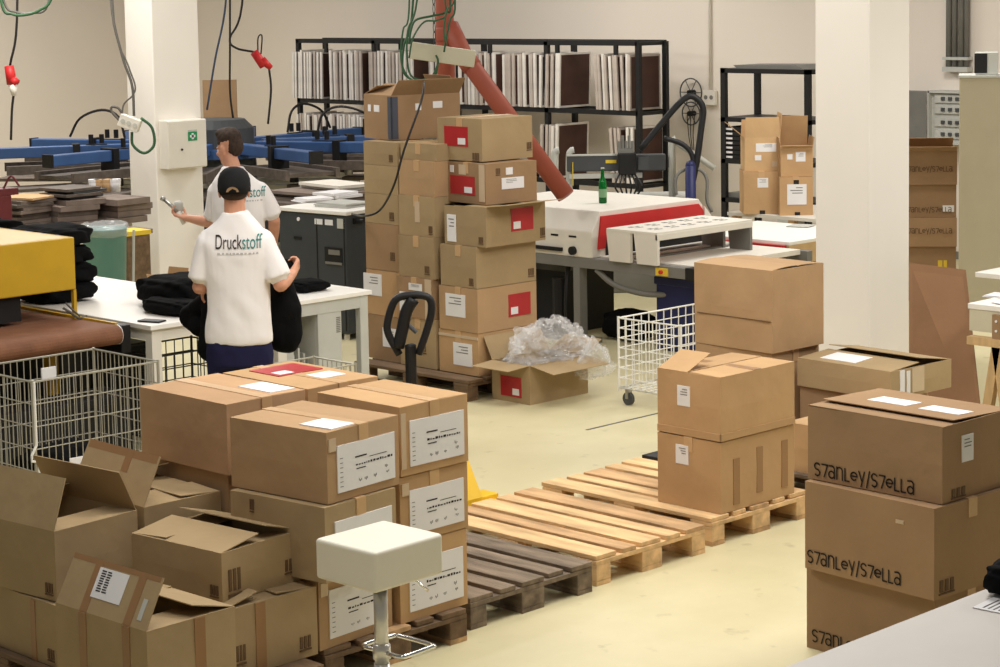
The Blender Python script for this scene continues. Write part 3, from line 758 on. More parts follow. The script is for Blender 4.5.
BC = mat('black_coated_wire', (38, 36, 34), .5, noise=.05)
wire_cart('black wire basket standing under the white work table', 7.32, 10.50, .60, .46, .1, .62, 9, 7, 6, BC, .004)
wire_cart('small zinc wire basket holding papers beside the striped-edge white table', 7.62, 9.62, .55, .40, .1, .56, 12, 9, 5, CAGEW, .003)

cloth_dark = mat('dark_bag', (30, 29, 30), .7, noise=.2)
# ------------------------------------------------------------------ worktables
def legs_frame(t, lx, ly, h, mm, w=.05):
    for (a, b) in ((.02, .02), (lx - .02 - w, .02), (.02, ly - .02 - w), (lx - .02 - w, ly - .02 - w)):
        mb = MB(); mb.box(a, b, 0, a + w, b + w, h); obj('leg', mb, mm, t, bevel=.003)
    mb = MB()
    mb.box(.026, .026, h - .07, lx - .026, .05, h - .001); mb.box(.026, ly - .05, h - .07, lx - .026, ly - .026, h - .001); mb.box(.026, .05, h - .07, .05, ly - .05, h - .001); mb.box(lx - .05, .05, h - .07, lx - .026, ly - .05, h - .001)
    obj('apron', mb, mm, t)
t = thing('work_table', 'white work table in front of the man in the black cap, textiles lying on it', 'table', (7.17, 10.33, 0))
mb = MB(); mb.box(0, 0, .82, 1.07, 2.3, .85); obj('tabletop', mb, WHITE, t, bevel=.004)
legs_frame(t, 1.07, 2.3, .82, OFFW, .07)
t = thing('work_table', 'white table with a cupboard panel below, right of the man in the black cap', 'table', (8.26, 10.43, 0))
mb = MB(); mb.box(0, 0, .82, .76, .62, .85); obj('tabletop', mb, WHITE, t, bevel=.004)
for (a, b) in ((.02, .01), (.66, .01), (.02, .55), (.66, .55)):
    mb = MB(); mb.box(a, b, 0, a + .07, b + .05, .82); obj('leg', mb, LGREY, t, bevel=.004)
mb = MB(); mb.box(.02, .012, .74, .73, .04, .82); mb.box(.02, .56, .74, .73, .59, .82); mb.box(.70, .04, .74, .73, .56, .82); obj('apron', mb, LGREY, t)
mb = MB(); mb.box(.30, .015, .05, .50, .04, .74); mb.box(.30, .04, .05, .325, .56, .74); mb.box(.30, .54, .05, .66, .56, .74); obj('cupboard_panel', mb, LGREY, t, bevel=.003)
mb = MB()
for k in range(9): mb.box(.455, .0125, .60 + k * .012, .49, .0155, .606 + k * .012)
obj('vent_slots', mb, GREY, t)
mb = MB(); mb.box(.02, .04, .12, .66, .56, .15); obj('lower_shelf', mb, LGREY, t)
mb = MB()
for k in range(5): mb.box(.06 + k * .045, .1, .15, .075 + k * .045, .5, .48 + .04 * (k % 2))
obj('stacked_panels', mb, LGREY, t)
# foreground table, lower right
t = thing('work_table', 'white table cut off by the lower right corner of the picture', 'table', (4.6, 2.65, 0))
mb = MB(); mb.box(0, 0, .815, 2.0, .98, .85); obj('tabletop', mb, mat('pale_grey_laminate', (206, 200, 193), .45, noise=.02), t, bevel=.004)
legs_frame(t, 2.0, .98, .815, LGREY, .05)
o = at(1003, 566, 6.75)
# table at the right edge on wooden trestle
t = thing('work_table', 'cream topped table on a wooden trestle at the right edge, papers on it', 'table', (10.97, 5.815, 0))
mb = MB(); mb.box(0, 0, .815, 1.2, 1.25, .85); obj('tabletop', mb, WHITE, t, bevel=.004)
mb = MB(); mb.box(.005, .01, .68, .04, 1.24, .815); mb.box(.04, .01, .70, 1.19, .03, .815); obj('apron', mb, CREAM, t)
for y0 in (.25, 1.03):
    for s in (-1, 1):
        mb = MB(); mb.prism([(y0 - .03, .60), (y0 + .03, .60), (y0 + .03 + s * .1, 0), (y0 - .03 + s * .1, 0)], -.03, .02, 'x'); obj('trestle_leg', mb, PLY, t)
    mb = MB(); mb.box(-.04, y0 - .2, .60, .03, y0 + .2, .65); obj('trestle_beam', mb, PLY, t)
    mb = MB(); mb.box(-.025, y0 - .03, .65, .003, y0 + .03, .80); obj('trestle_post', mb, KRAFT_R, t)
    mb = MB(); mb.cyl((-.03, y0, .70), (-.024, y0, .70), .008); mb.cyl((-.03, y0, .76), (-.024, y0, .76), .008); obj('bolt_holes', mb, PAPER, t)
wire_cart('wire basket under the cream topped table at the right edge', 11.2, 6.3, .5, .5, .12, .5, 6, 6, 5, CARTW, .004, wheels=False).location.z = 0
t = thing('work_table', 'white table farther back at the right edge, in front of the locker', 'table', (12.2, 6.3, 0))
mb = MB(); mb.box(0, 0, .815, 1.1, 1.5, .85); obj('tabletop', mb, WHITE, t, bevel=.004)
mb = MB(); mb.box(.5, .3, 0, 1.0, 1.0, .815); obj('base', mb, LGREY, t)
# bright table in front of the rack boxes
t = thing('work_table', 'bright white table left of the right pillar, red rail at its end', 'table', (13.56, 10.44, -.12))
mb = MB(); mb.box(0, 0, .82, 1.1, 1.2, .85); obj('tabletop', mb, WHITE, t, bevel=.004)
mb = MB(); mb.box(.0, .0, .66, 1.1, .025, .82); mb.box(1.075, .025, .66, 1.1, 1.2, .82); obj('apron', mb, PLY, t)
mb = MB(); mb.box(-.03, .03, .77, .0, 1.18, .82); obj('rail', mb, REDP, t)
for (a, b) in ((.02, .03), (1.0, .03), (.02, 1.1), (1.0, 1.1)):
    mb = MB(); mb.box(a, b, .12, a + .05, b + .05, .82); obj('leg', mb, LGREY, t)

# ------------------------------------------------------------------ yellow tunnel dryer with belt
t = thing('conveyor_dryer', 'yellow conveyor dryer with a brown belt at the left edge', 'dryer', (7.06, 10.95, 0))
mb = MB(); mb.prism([(-2.2, 1.03), (0, 1.03), (0, 1.355), (-2.2, 1.355)], 0, .03, 'y'); mb.box(-.025, .03, 1.03, 0, .9, 1.355); mb.box(-2.2, .03, 1.33, -.025, .9, 1.355)
obj('hood', mb, YELLOW, t, bevel=.008)
mb = MB(); mb.box(-.02, .0, .83, .0, .03, 1.03); mb.box(-.02, .84, .83, 0, .88, 1.03); obj('hood_post', mb, YELLOW, t)
mb = MB(); mb.box(-2.2, .06, .87, -.36, .85, 1.03); obj('heater_box', mb, BLACK, t)
mb = MB()
prof = [(.85, .755), (.85, .835)] + [(-.44 + .065 * math.cos(a), .795 + .065 * math.sin(a) * .9) for a in [R(90 + 18 * k) for k in range(11)]]
mb.prism(prof, -2.2, -.01, 'x'); obj('belt', mb, BELT, t, smooth=False)
mb = MB(); mb.box(-.008, -.42, .845, .012, .9, .862); obj('belt_edge_rail', mb, YELLOW, t)
mb = MB(); mb.box(.0, -.47, .68, .07, -.12, .85); obj('side_bracket', mb, BLACK, t, bevel=.006)
mb = MB(); mb.cyl((-.012, -.44, .795), (-.004, -.44, .795), .06, seg=20); obj('roller_end', mb, PAPER, t)
for x0 in (-1.9, -.28):
    mb = MB(); mb.box(x0, -.1, 0, x0 + .07, -.03, .74); obj('leg', mb, YELLOW, t, bevel=.004)
    mb = MB(); mb.box(x0, .7, 0, x0 + .07, .77, .74); obj('leg', mb, YELLOW, t, bevel=.004)
mb = MB(); mb.box(-2.2, -.1, .66, .04, -.06, .745); mb.box(-2.2, .7, .66, .04, .74, .745); obj('side_beam', mb, YELLOW, t)
mb = MB(); mb.tube(spline([(-.12, -.03, .93), (-.08, -.05, .9), (-.03, -.06, .86), (.03, -.06, .865)], 4), .008, 6); mb.tube(spline([(-.10, -.03, .96), (-.06, -.05, .91), (-.02, -.06, .87)], 4), .006, 6); obj('cable', mb, GREYC, t)
mb = MB(); mb.box(-2.1, .1, .12, -.05, .65, .62); obj('shade_filler', mb, BLACK, t)  # black filler that stands in for the dark beneath the dryer

# ------------------------------------------------------------------ black textiles
def cloth_lump(name, c, r, label, cat='textile', seedv=1, mm=BLACKCLOTH, group=None, flat=.0):
    random.seed(seedv); bm = bmesh.new(); bmesh.ops.create_icosphere(bm, subdivisions=4, radius=1)
    ph = [random.uniform(0, 6) for _ in range(6)]
    for v in bm.verts:
        d = v.co.normalized()
        k = 1 + .09 * math.sin(3 * d.x + ph[0]) * math.sin(4 * d.y + ph[1]) + .05 * math.sin(9 * d.x + 6 * d.z + ph[2]) + .03 * math.sin(15 * d.y + ph[3] + 8 * d.z)
        e = Vector([math.copysign(abs(q) ** .6, q) for q in d])
        v.co = Vector((e.x * r[0], e.y * r[1], max(-r[2] * .9, e.z * r[2]))) * k
    zmin = min(v.co.z for v in bm.verts)
    for v in bm.verts: v.co.z -= zmin
    o = obj(name, bm, mm, loc=c, smooth=True); tag(o, label, cat, group); return o
for k in range(4):
    cloth_lump('folded_textile', (7.37 + (.03, .05, .0, .02)[k], 11.74, .852 + (0, .115, .235, .355)[k]), (.22, .26, .068), ('bottom black folded textile of the pile behind the yellow hood', 'second black folded textile from the table, behind the yellow hood', 'third black folded textile from the table, behind the yellow hood', 'top black folded textile of the pile behind the yellow hood')[k], seedv=k + 2, group='black textiles piled behind the yellow hood')
cloth_lump('black_textile', (6.7, 12.35, 1.27), (.75, .33, .06), 'long black textile roll lying behind the top of the yellow hood', seedv=9)
cloth_lump('shirt_pile', (7.79, 10.90, .852), (.20, .26, .095), 'heap of black shirts on the white table left of the man in the cap', seedv=12)
cloth_lump('black_shirt', (7.56, 10.64, .852), (.12, .24, .045), 'flat black shirt at the front of the heap on the white table', seedv=14)
o = thing('phone', 'black phone lying on the white table left of the man in the cap', 'phone', (7.27, 10.46, .852), R(20))
mb = MB(); mb.box(-.04, -.08, 0, .04, .08, .009); obj('case', mb, BLACK, o, bevel=.003)
mb = MB(); mb.box(-.036, -.075, .0088, .036, .075, .0096); obj('screen', mb, DGREY, o)
cloth_lump('black_shirt', (8.72, 10.76, .852), (.14, .14, .035), 'small black garment on the table beside the dark grey machine', seedv=16)
ob, _ = carton('small open tan carton on the white table behind the heap of black shirts', 8.02, 11.3, .852, .16, .2, .06, 10, KRAFT_L, flaps=[('-x', 120, .08), ('+x', 100, .1), ('-y', 110, .05), ('+y', 95, .05)], name='small_carton')
cloth_lump('black_shirt', (5.80, 3.54, .852), (.13, .07, .05), 'black garment on the table in the lower right corner', seedv=21)
o = thing('paper_sheet', 'printed white sheet beside the black garment on the lower right table', 'paper', (5.64, 3.49, .852), R(4))
mb = MB(); mb.box(-.1, -.06, 0, .1, .06, .002); obj('sheet', mb, PAPER, o)
mb = MB()
for k in range(5): mb.box(-.085, -.045 + k * .018, .0018, random.uniform(.02, .085), -.039 + k * .018, .0026)
obj('printed_text', mb, GREYC, o)

cloth_lump('black_bag', (6.12, 9.62, .165), (.27, .22, .12), 'black textile heap in the bottom of the zinc wire cage trolley', seedv=41)
t = thing('crate_or_shade_block', 'added black block darkening the space under the white work table', 'crate', (7.28, 11.15, 0))  # black block added to deepen the shade below the table
mb = MB(); mb.box(0, 0, 0, .42, 1.2, .58); obj('body', mb, BLACK, t, bevel=.01)
mb = MB(); mb.box(-.01, -.01, .55, .43, 1.21, .6); obj('rim', mb, BLACK, t, bevel=.006)
t = thing('crate_or_shade_block', 'low added black block darkening the floor under the end of the brown belt', 'crate', (6.2, 10.45, 0))  # another added block, darkens the floor seen through the wire cage
mb = MB(); mb.box(0, 0, 0, .9, .3, .42); obj('body', mb, BLACK, t, bevel=.01)
mb = MB(); mb.box(-.01, -.01, .39, .91, .31, .44); obj('rim', mb, BLACK, t, bevel=.006)
# ------------------------------------------------------------------ bin behind the tables
t = thing('waste_bin', 'teal plastic waste bin with a clear bag folded over its rim', 'bin', at(107, 300, 17.5).to_2d().to_3d())
mb = MB(); mb.lathe([(.145, 0), (.185, .90), (.19, .90), (.175, .88)], 28); obj('body', mb, TEAL, t, smooth=True)
mb = MB(); mb.lathe([(.197, .84), (.203, .90), (.2, .935), (.17, .94), (.165, .90)], 28)
for v in mb.bm.verts: v.co += Vector((math.sin(v.co.x * 60) * .006, math.cos(v.co.y * 55) * .006, math.sin(v.co.x * 40 + v.co.y * 30) * .01))
obj('bin_bag', mb, FILM, t, smooth=True)
mb = MB(); mb.tube([(.16, -.13, .02), (.19, -.15, .88)], .012, 6); obj('frame_bar', mb, LGREY, t)
t = thing('flat_tray', 'small yellow topped crate beside the teal bin and the left pillar', 'crate', at(133, 300, 18.6).to_2d().to_3d())
mb = MB(); mb.box(-.12, -.12, 0, .12, .12, .72); obj('body', mb, WOOD_D, t)
mb = MB(); mb.box(-.13, -.13, .72, .13, .13, .76); obj('lid', mb, YTAG, t)

# ------------------------------------------------------------------ dark grey machine with papers
t = thing('control_cabinet', 'dark grey floor cabinet machine with a white top, left of the tall stack', 'machine', (10.865, 12.866, 0), R(5))
mb = MB(); mb.box(0, 0, .05, .62, .79, 1.03); obj('body', mb, mat('slate_grey_paint', (62, 65, 68), .5, noise=.05), t, bevel=.012)
mb = MB(); mb.box(-.015, -.015, 1.03, .66, .81, 1.06); obj('top', mb, WHITE, t, bevel=.004)
mb = MB(); mb.box(-.004, .335, .1, .002, .345, .98); mb.box(-.004, .02, .08, .002, .03, 1.0); obj('door_gap', mb, BLACK, t)
for v0, v1, w in ((.27, .36, 0), (.15, .24, 0)):
    mb = MB(); mb.box(-.004, v0, .94, .0, v1, .985); obj('label_plate', mb, PAPER, t)
mb = MB(); mb.box(-.004, .02, .92, .0, .1, 1.0); obj('rating_plate', mb, LGREY, t)
mb = MB(); mb.box(-.006, .05, .62, .0, .25, .76); obj('handle_recess', mb, BLACK, t)
mb = MB(); mb.box(-.012, .05, .62, .0, .24, .64); mb.box(-.012, .07, .7, 0, .2, .74); obj('handle', mb, GREY, t)
mb = MB(); mb.box(-.006, .52, .80, .0, .61, .825); obj('latch', mb, BLACK, t)
mb = MB(); mb.cyl((-.008, .55, .97), (0, .55, .97), .016); obj('lock', mb, PAPER, t)
mb = MB(); mb.box(.08, -.03, .955, .2, .0, 1.0); mb.cyl((.1, -.03, .98), (.1, -.1, .98), .018); obj('cable_socket', mb, BLACK, t)
for (a, b) in ((.04, .06), (.04, .7), (.5, .06), (.5, .7)):
    mb = MB(); mb.cyl((a, b, 0), (a, b, .05), .025); obj('foot', mb, OFFW, t)
def papers(px, py, z, w, d, n, label, rz=0, mm=PAPER, h=.004, cat='papers', cx_=0):
    p = atZ(z, px, py); t = thing('paper_stack', label, cat, p, R(rz))
    for k in range(n):
        mb = MB(); a, b = random.uniform(-.02, .02), random.uniform(-.02, .02)
        mb.box(-w / 2 + a, -d / 2 + b, k * h, w / 2 + a, d / 2 + b, k * h + h * .92, Matrix.Rotation(random.uniform(-.08, .08), 4, 'Z')); obj('sheet', mb, mm, t)
    return t
papers(342, 206, 1.062, .30, .35, 3, 'grey booklet lying on the white top of the dark grey machine', 8, LGREY, .012)
papers(312, 201, 1.062, .26, .22, 4, 'loose white papers on the left of the dark grey machine top', -12, PAPER, .008)
papers(338, 197, 1.062, .30, .26, 2, 'large white sheet at the back of the dark grey machine top', 3, PAPER, .025)

# ------------------------------------------------------------------ white flatbed dryer with red slot
BX, BY = 12.02, 11.22
t = thing('flash_dryer', 'white dryer machine with a sloping hood and a red slot, green bottle on top', 'machine', (BX, BY, 0))
mb = MB(); mb.prism([(0, .69), (0, .90), (.10, 1.06), (1.32, 1.06), (1.47, .90), (1.47, .69)], 0, 1.5, 'y')
obj('hood', mb, OFFW, t, bevel=.008)
mb = MB(); mb.prism([(.06, .76), (.10, 1.02), (1.30, 1.02), (1.42, .90), (1.42, .88), (.16, .88), (.14, .76)], -.02, .002, 'y'); obj('slot_frame', mb, REDP, t)
mb = MB(); mb.prism([(.16, .70), (.16, .88), (1.42, .88), (1.42, .70)], -.008, .0, 'y'); obj('slot', mb, BLACK, t)
mb = MB(); mb.prism([(1.38, .66), (1.36, 1.0), (1.44, .92), (1.5, .78), (1.5, .66)], -.03, .0, 'y'); obj('end_plate', mb, OFFW, t)
mb = MB(); mb.box(-.004, .17, .845, 0, .25, .86); mb.box(-.004, .37, .845, 0, .45, .86); obj('vent_slot', mb, BLACK, t)
mb = MB(); mb.cyl((-.03, .2, .74), (0, .2, .74), .035, seg=14); obj('knob', mb, BLACK, t)
mb = MB(); mb.box(-.02, .32, .725, .0, 1.2, .755); obj('cable_duct', mb, BLACK, t)
mb = MB(); mb.box(0, -1.07, .605, .09, 1.5, .69); obj('side_beam', mb, GREY, t, bevel=.004)
mb = MB(); mb.box(1.40, -1.07, .605, 1.47, 1.5, .69); obj('side_beam', mb, GREY, t, bevel=.004)
mb = MB(); mb.box(-.012, -1.08, .60, .09, -.98, .695); obj('beam_end_cap', mb, BLACK, t)
mb = MB(); mb.box(-.012, -.80, .615, .0, -.68, .675); o = obj('switch_box', mb, YTAG, t)
mb = MB(); mb.cyl((-.03, -.74, .645), (-.012, -.74, .645), .016); obj('switch_knob', mb, REDP, o)
mb = MB(); mb.box(.09, -1.0, .66, 1.40, .5, .70); obj('conveyor_bed', mb, OFFW, t)
for k in range(3):
    mb = MB(); mb.box(.1, -.42 + k * .12, .70, 1.38, -.36 + k * .12, .712); obj('bed_rail', mb, (GREY, OFFW, GREY)[k], t)
for (a, b) in ((.0, .14), (1.38, .14), (.0, 1.38), (1.38, 1.38)):
    mb = MB(); mb.box(a, b, .0, a + .09, b + .07, .605); obj('leg', mb, GREY, t, bevel=.004)
mb = MB(); mb.box(-.02, .0, .0, .11, 1.5, .04); obj('foot_rail', mb, GREY, t)
mb = MB(); mb.tube(spline([(.03, -.02, .60), (.06, -.18, .49), (.1, -.42, .44), (.15, -.62, .44), (.25, -.8, .45)], 6), .024, 8); obj('hose', mb, GREY, t, smooth=True)
mb = MB(); mb.box(.2, .5, .0, .8, 1.2, .52); mb.cyl((.12, .48, .04), (.12, .48, .48), .06); mb.tube(spline([(.1, .36, .6), (.03, .32, .3), (.06, .34, .06)], 5), .02, 6); obj('blower', mb, BLACK, t)
cloth_lump('rag_heap', (12.36, 11.12, 0.0), (.16, .2, .12), 'black rags on the floor under the white dryer machine', 'rags', seedv=31)
# outfeed cover standing in front of the hood
P = at(656, 234, 16.0)
t = thing('outfeed_cover', 'white bench shaped cover with dark printed panels, in front of the red slot', 'cover', (11.99, 10.505, 0))
mb = MB(); mb.box(-.0, 0, .925, 1.17, .53, .95); mb.box(0, -.004, .885, 1.17, .02, .935); obj('top', mb, OFFW, t, bevel=.004)
for x0 in (0, 1.14):
    for y0, y1 in ((.0, .24), (.28, .53)):
        mb = MB(); mb.prism([(y0, .692), (y0, .93), (y1, .93), (y1 - .03, .692)], x0, x0 + .03, 'x'); obj('end_panel', mb, OFFW if x0 == 0 else GREY, t)
for i in range(5):
    for j in range(2):
        mb = MB(); x0 = .14 + i * .2; y0 = .14 + j * .2
        mb.box(x0, y0, .949, x0 + .09, y0 + .014, .9515); mb.box(x0, y0 + .05, .949, x0 + .045, y0 + .09, .9515); mb.box(x0 + .07, y0 + .05, .949, x0 + .10, y0 + .075, .9515)
        obj('printed_panel', mb, DGREY, t)
# green bottle
p = Vector((12.60, 11.63, 1.0605))
t = thing('glass_bottle', 'green glass bottle standing on the white dryer hood', 'bottle', p)
mb = MB(); mb.lathe([(.030, 0), (.034, .01), (.034, .15), (.030, .18), (.016, .22), (.0135, .27), (.0155, .275), (.0155, .285), (.012, .287)], 20); obj('glass', mb, GLASS, t, smooth=True)
mb = MB(); mb.lathe([(.0348, .05), (.0348, .12)], 20); obj('label', mb, mat('green_label', (120, 160, 120), .6), t)
mb = MB(); mb.cyl((0, 0, .286), (0, 0, .296), .0155); obj('cap', mb, LGREY, t)
# navy crate under the conveyor end
t = thing('crate_or_shade_block', 'navy blue plastic crate standing under the end of the white dryer', 'crate', (12.16, 10.12, 0))
mb = MB(); mb.box(0, 0, .0, .62, .55, .57); obj('body', mb, NAVY, t, bevel=.012)
mb = MB(); mb.box(-.012, -.012, .52, .632, .562, .58); obj('rim', mb, NAVY, t, bevel=.006)
# stand beside the pair of boxes
t = thing('sign_stand', 'thin upright pole on a black floor plate beside the pair of boxes', 'stand', (9.32, 8.04, 0))
mb = MB(); mb.box(-.12, -.16, 0, .2, .16, .03); obj('base_plate', mb, BLACK, t, bevel=.004)
mb = MB(); mb.cyl((-.03, .02, .03), (-.03, .02, .62), .009); obj('pole', mb, DGREY, t)
mb = MB(); mb.cyl((-.03, .02, .06), (-.03, .02, .12), .016); obj('collar', mb, GREENP, t)
# ------------------------------------------------------------------ hanging things
def hang(name, label, cat, pts, r, mm, n=6):
    t = thing(name, label, cat, (0, 0, 0)); mb = MB(); mb.tube(spline(pts, n), r, 7); obj('cable', mb, mm, t, smooth=True); return t
# orange extraction ducts
d0 = at(446, 82, 17); dt = Vector((d0.x + .1, d0.y, 4.4))
t = thing('extraction_duct', 'terracotta plastic duct dropping from above with a slanted branch, behind the tall stack', 'duct', (d0.x, d0.y, 0))
mb = MB(); mb.cyl((0, 0, .9), (0, 0, 4.4), .074, seg=18); mb.lathe([(.08, 2.42), (.084, 2.44), (.084, 2.52), (.08, 2.54)], 18); obj('vertical_pipe', mb, ORANGE, t, smooth=True)
b0 = at(450, 26, 16.95) - t.location; b1 = at(464, 56, 16.85) - t.location; b2 = at(566, 196, 16.6) - t.location
mb = MB(); mb.tube([b0, b0.lerp(b1, .6), b1, b2], .074, 18); obj('branch_pipe', mb, ORANGE, t, smooth=True)
mb = MB(); dd = (b2 - b1).normalized(); mb.cyl(b1 + dd * .02, b1 + dd * .12, .084, seg=18); obj('coupling', mb, ORANGE, t, smooth=True)
# power strip with green cable loops
q = at(410, 50, 16.0); e = at(475, 59, 16.0)
t = thing('power_strip', 'cream socket strip hanging askew from a chain above the tall stack', 'power strip', (q + e) / 2)
ax = (e - q); L = ax.length; ax.normalize(); upv = Vector((0, 0, 1)); nn = ax.cross(upv).normalized(); up2 = nn.cross(ax)
Mx = Matrix((ax, nn, up2)).transposed().to_4x4()
mb = MB(); mb.box(-L / 2, -.04, -.065, L / 2, .04, .065, Mx); obj('housing', mb, CREAM, t, bevel=.006)
mb = MB()
for k in range(5): mb.cyl(Mx @ Vector((-.2 + k * .1, -.041, -.02)), Mx @ Vector((-.2 + k * .1, -.046, -.02)), .02)
obj('sockets', mb, LGREY, t)
mb = MB()
ch = Vector((0, 0, 0)) + ax * -.06
for k in range(26):
    c = ch + Vector((0, 0, .06 + k * .07)); mb.tube([c + Vector((.012 * math.cos(a) * (k % 2), .012 * math.cos(a) * (1 - k % 2), .042 * math.sin(a))) for a in [i * PI / 4 for i in range(8)]], .004, 4, True)
obj('chain', mb, DGREY, t)
def px_path(pts, d): return [at(a, b, d) for a, b in pts]
loops = [[(418, -110), (412, 15), (404, 45), (403, 70), (412, 80), (424, 83), (434, 78), (438, 62), (436, 55)],
         [(440, -110), (450, 0), (446, 12), (432, 16), (416, 20), (411, 30), (409, 44)],
         [(425, -110), (417, 0), (408, 30), (407, 55), (410, 74), (420, 80), (432, 76), (438, 64)],
         [(447, -110), (455, 0), (450, 20), (446, 40), (444, 52)]]
for k, pp in enumerate(loops):
    hang('hanging_cable', ('long green cable loop hanging below the cream socket strip', 'green cable crossing in front of the duct above the socket strip', 'inner green cable loop at the left end of the socket strip', 'short green cable running down the duct to the socket strip')[k], 'cable', px_path(pp, 15.9 - .05 * k), (.009, .009, .008, .008)[k], GREENC)
for k, pp in enumerate(([(410, -110), (409, 10), (403, 30), (401, 60), (409, 78), (420, 85), (430, 82)], [(433, -60), (446, 8), (438, 20), (424, 22), (413, 38), (409, 58)], [(452, -80), (455, -5), (447, 10), (444, 30), (446, 45)])):
    hang('hanging_cable', ('outermost dark green cable loop left of the socket strip', 'thin green cable swinging from the duct to the left end of the strip', 'thin green cable close to the orange duct above the strip')[k], 'cable', px_path(pp, 15.75 - .04 * k), .007, GREENC)
hang('hanging_cable', 'black cable from the socket strip across the open box down to the grey machine', 'cable', [at(423, 80, 15.7), at(424, 86, 14.5), at(420, 105, 14.3), at(404, 150, 14.25), at(394, 185, 14.3), at(380, 210, 14.7), at(364, 216, 14.85), at(352, 214, 16.0)], .008, BLACKC)
# red plug on a long cable, left
t = thing('hanging_plug', 'red industrial plug connector on a black cable at the far left', 'plug', at(14, 82, 20))
off = lambda a, b, d=20: at(a, b, d) - at(14, 82, 20)
mb = MB(); mb.tube(spline([off(17, -120), off(17, 20), off(10, 66)], 5), .012, 7); mb.tube(spline([off(14, 92), off(12, 110), off(11, 140)], 4), .012, 7); obj('cable', mb, BLACKC, t, smooth=True)
mb = MB(); mb.cyl(off(9, 66), off(12, 84), .045, .05, 14); mb.cyl(off(12, 80), off(17, 84), .05, .045, 14); obj('plug_body', mb, REDP, t, smooth=True)
mb = MB(); mb.cyl(off(13, 85), off(14, 96), .045, .02, 12); obj('gland', mb, OFFW, t, smooth=True)
hang('hanging_cable', 'green and grey cable coil hanging at the upper left edge', 'cable', px_path([(-6, -60), (2, 5), (12, 14), (24, 15), (40, 10), (52, -4), (60, -60)], 19.8), .014, GREENC)
hang('hanging_cable', 'second grey cable loop beside the coil at the upper left edge', 'cable', px_path([(-10, -60), (4, 2), (16, 12), (32, 13), (48, 4), (56, -60)], 19.9), .012, GREYC)
# socket box on the left pillar
t = thing('socket_box', 'white socket box hanging in front of the left pillar with looped green cable', 'socket box', at(130, 123, 19.6))
off = lambda a, b, d=19.6: at(a, b, d) - at(130, 123, 19.6)
a0, a1 = off(121, 120), off(140, 127)
ax = (a1 - a0).normalized(); nn = ax.cross(Vector((0, 0, 1))).normalized(); up2 = nn.cross(ax); Mx = Matrix((ax, nn, up2)).transposed().to_4x4()
mb = MB(); mb.box(-.1, -.05, -.06, .1, .05, .06, Mx); obj('housing', mb, OFFW, t, bevel=.006)
mb = MB()
for k in range(3): mb.cyl(Mx @ Vector((-.06 + k * .06, .05, 0)), Mx @ Vector((-.06 + k * .06, .056, 0)), .022)
obj('socket', mb, LGREY, t)
mb = MB(); mb.tube(spline([off(141, 118), off(152, 128), off(154, 145), off(144, 153), off(133, 145), off(132, 132)], 6), .014, 7); obj('green_cable', mb, GREENC, t, smooth=True)
mb = MB(); mb.tube(spline([off(108, -120), off(111, 0), off(122, 55), off(132, 85), off(134, 116)], 6), .013, 7); mb.tube(spline([off(110, -120), off(114, 20), off(128, 65), off(135, 85), off(133, 95), off(124, 104), off(122, 116)], 6), .008, 7); mb.tube(spline([off(121, 122), off(112, 112), off(112, 107), off(118, 108), off(122, 113)], 6), .012, 7); obj('feed_cable', mb, GREYC, t, smooth=True)
# cables right of the left pillar
hang('hanging_cable', 'blue-grey cable hanging right of the left pillar', 'cable', px_path([(228, -100), (226, 0), (215, 60), (207, 110)], 22), .011, BLUEC)
hang('hanging_cable', 'dark straight cable hanging right of the left pillar', 'cable', px_path([(230, -100), (230, 40), (230, 90), (233, 118)], 21.8), .011, BLACKC)
t = thing('hanging_plug', 'red plug connector on a curved black cable right of the left pillar', 'plug', at(262, 62, 22))
off = lambda a, b, d=22: at(a, b, d) - at(262, 62, 22)
mb = MB(); mb.tube(spline([off(248, -120), off(242, 5), off(230, 38), off(236, 48), off(254, 52)], 6), .012, 7); mb.tube(spline([off(269, 68), off(271, 90), off(268, 124)], 5), .012, 7); mb.tube(spline([off(258, 55), off(258, 38), off(262, 36), off(261, 54)], 5), .008, 6); obj('cable', mb, BLACKC, t, smooth=True)
mb = MB(); mb.cyl(off(254, 52), off(264, 66), .045, .05, 14); mb.cyl(off(262, 60), off(271, 68), .045, .03, 14); obj('plug_body', mb, REDP, t, smooth=True)

# ------------------------------------------------------------------ first-aid cabinet
t = thing('first_aid_cabinet', 'white first aid cabinet with a green cross sign on the left pillar', 'cabinet', (PX1 + .04, PY1 - .001, 1.13))
mb = MB(); mb.box(0, -.14, 0, .47, 0, .48); obj('body', mb, OFFW, t, bevel=.008)
mb = MB(); mb.box(.005, -.152, .008, .465, -.141, .472); d = obj('door', mb, OFFW, t, bevel=.005)
mb = MB(); mb.box(.24, -.1545, .27, .35, -.152, .36); s = obj('sign', mb, GREENP, d)
mb = MB(); mb.box(.283, -.156, .285, .307, -.1545, .345); mb.box(.264, -.156, .303, .326, -.1545, .327); obj('white_cross', mb, PAPER, s)
mb = MB(); mb.box(.24, -.1545, .365, .35, -.1525, .378); obj('sign_caption', mb, LGREY, d)
mb = MB(); mb.cyl((.16, -.165, .19), (.16, -.152, .19), .011); obj('lock', mb, BLACK, d)

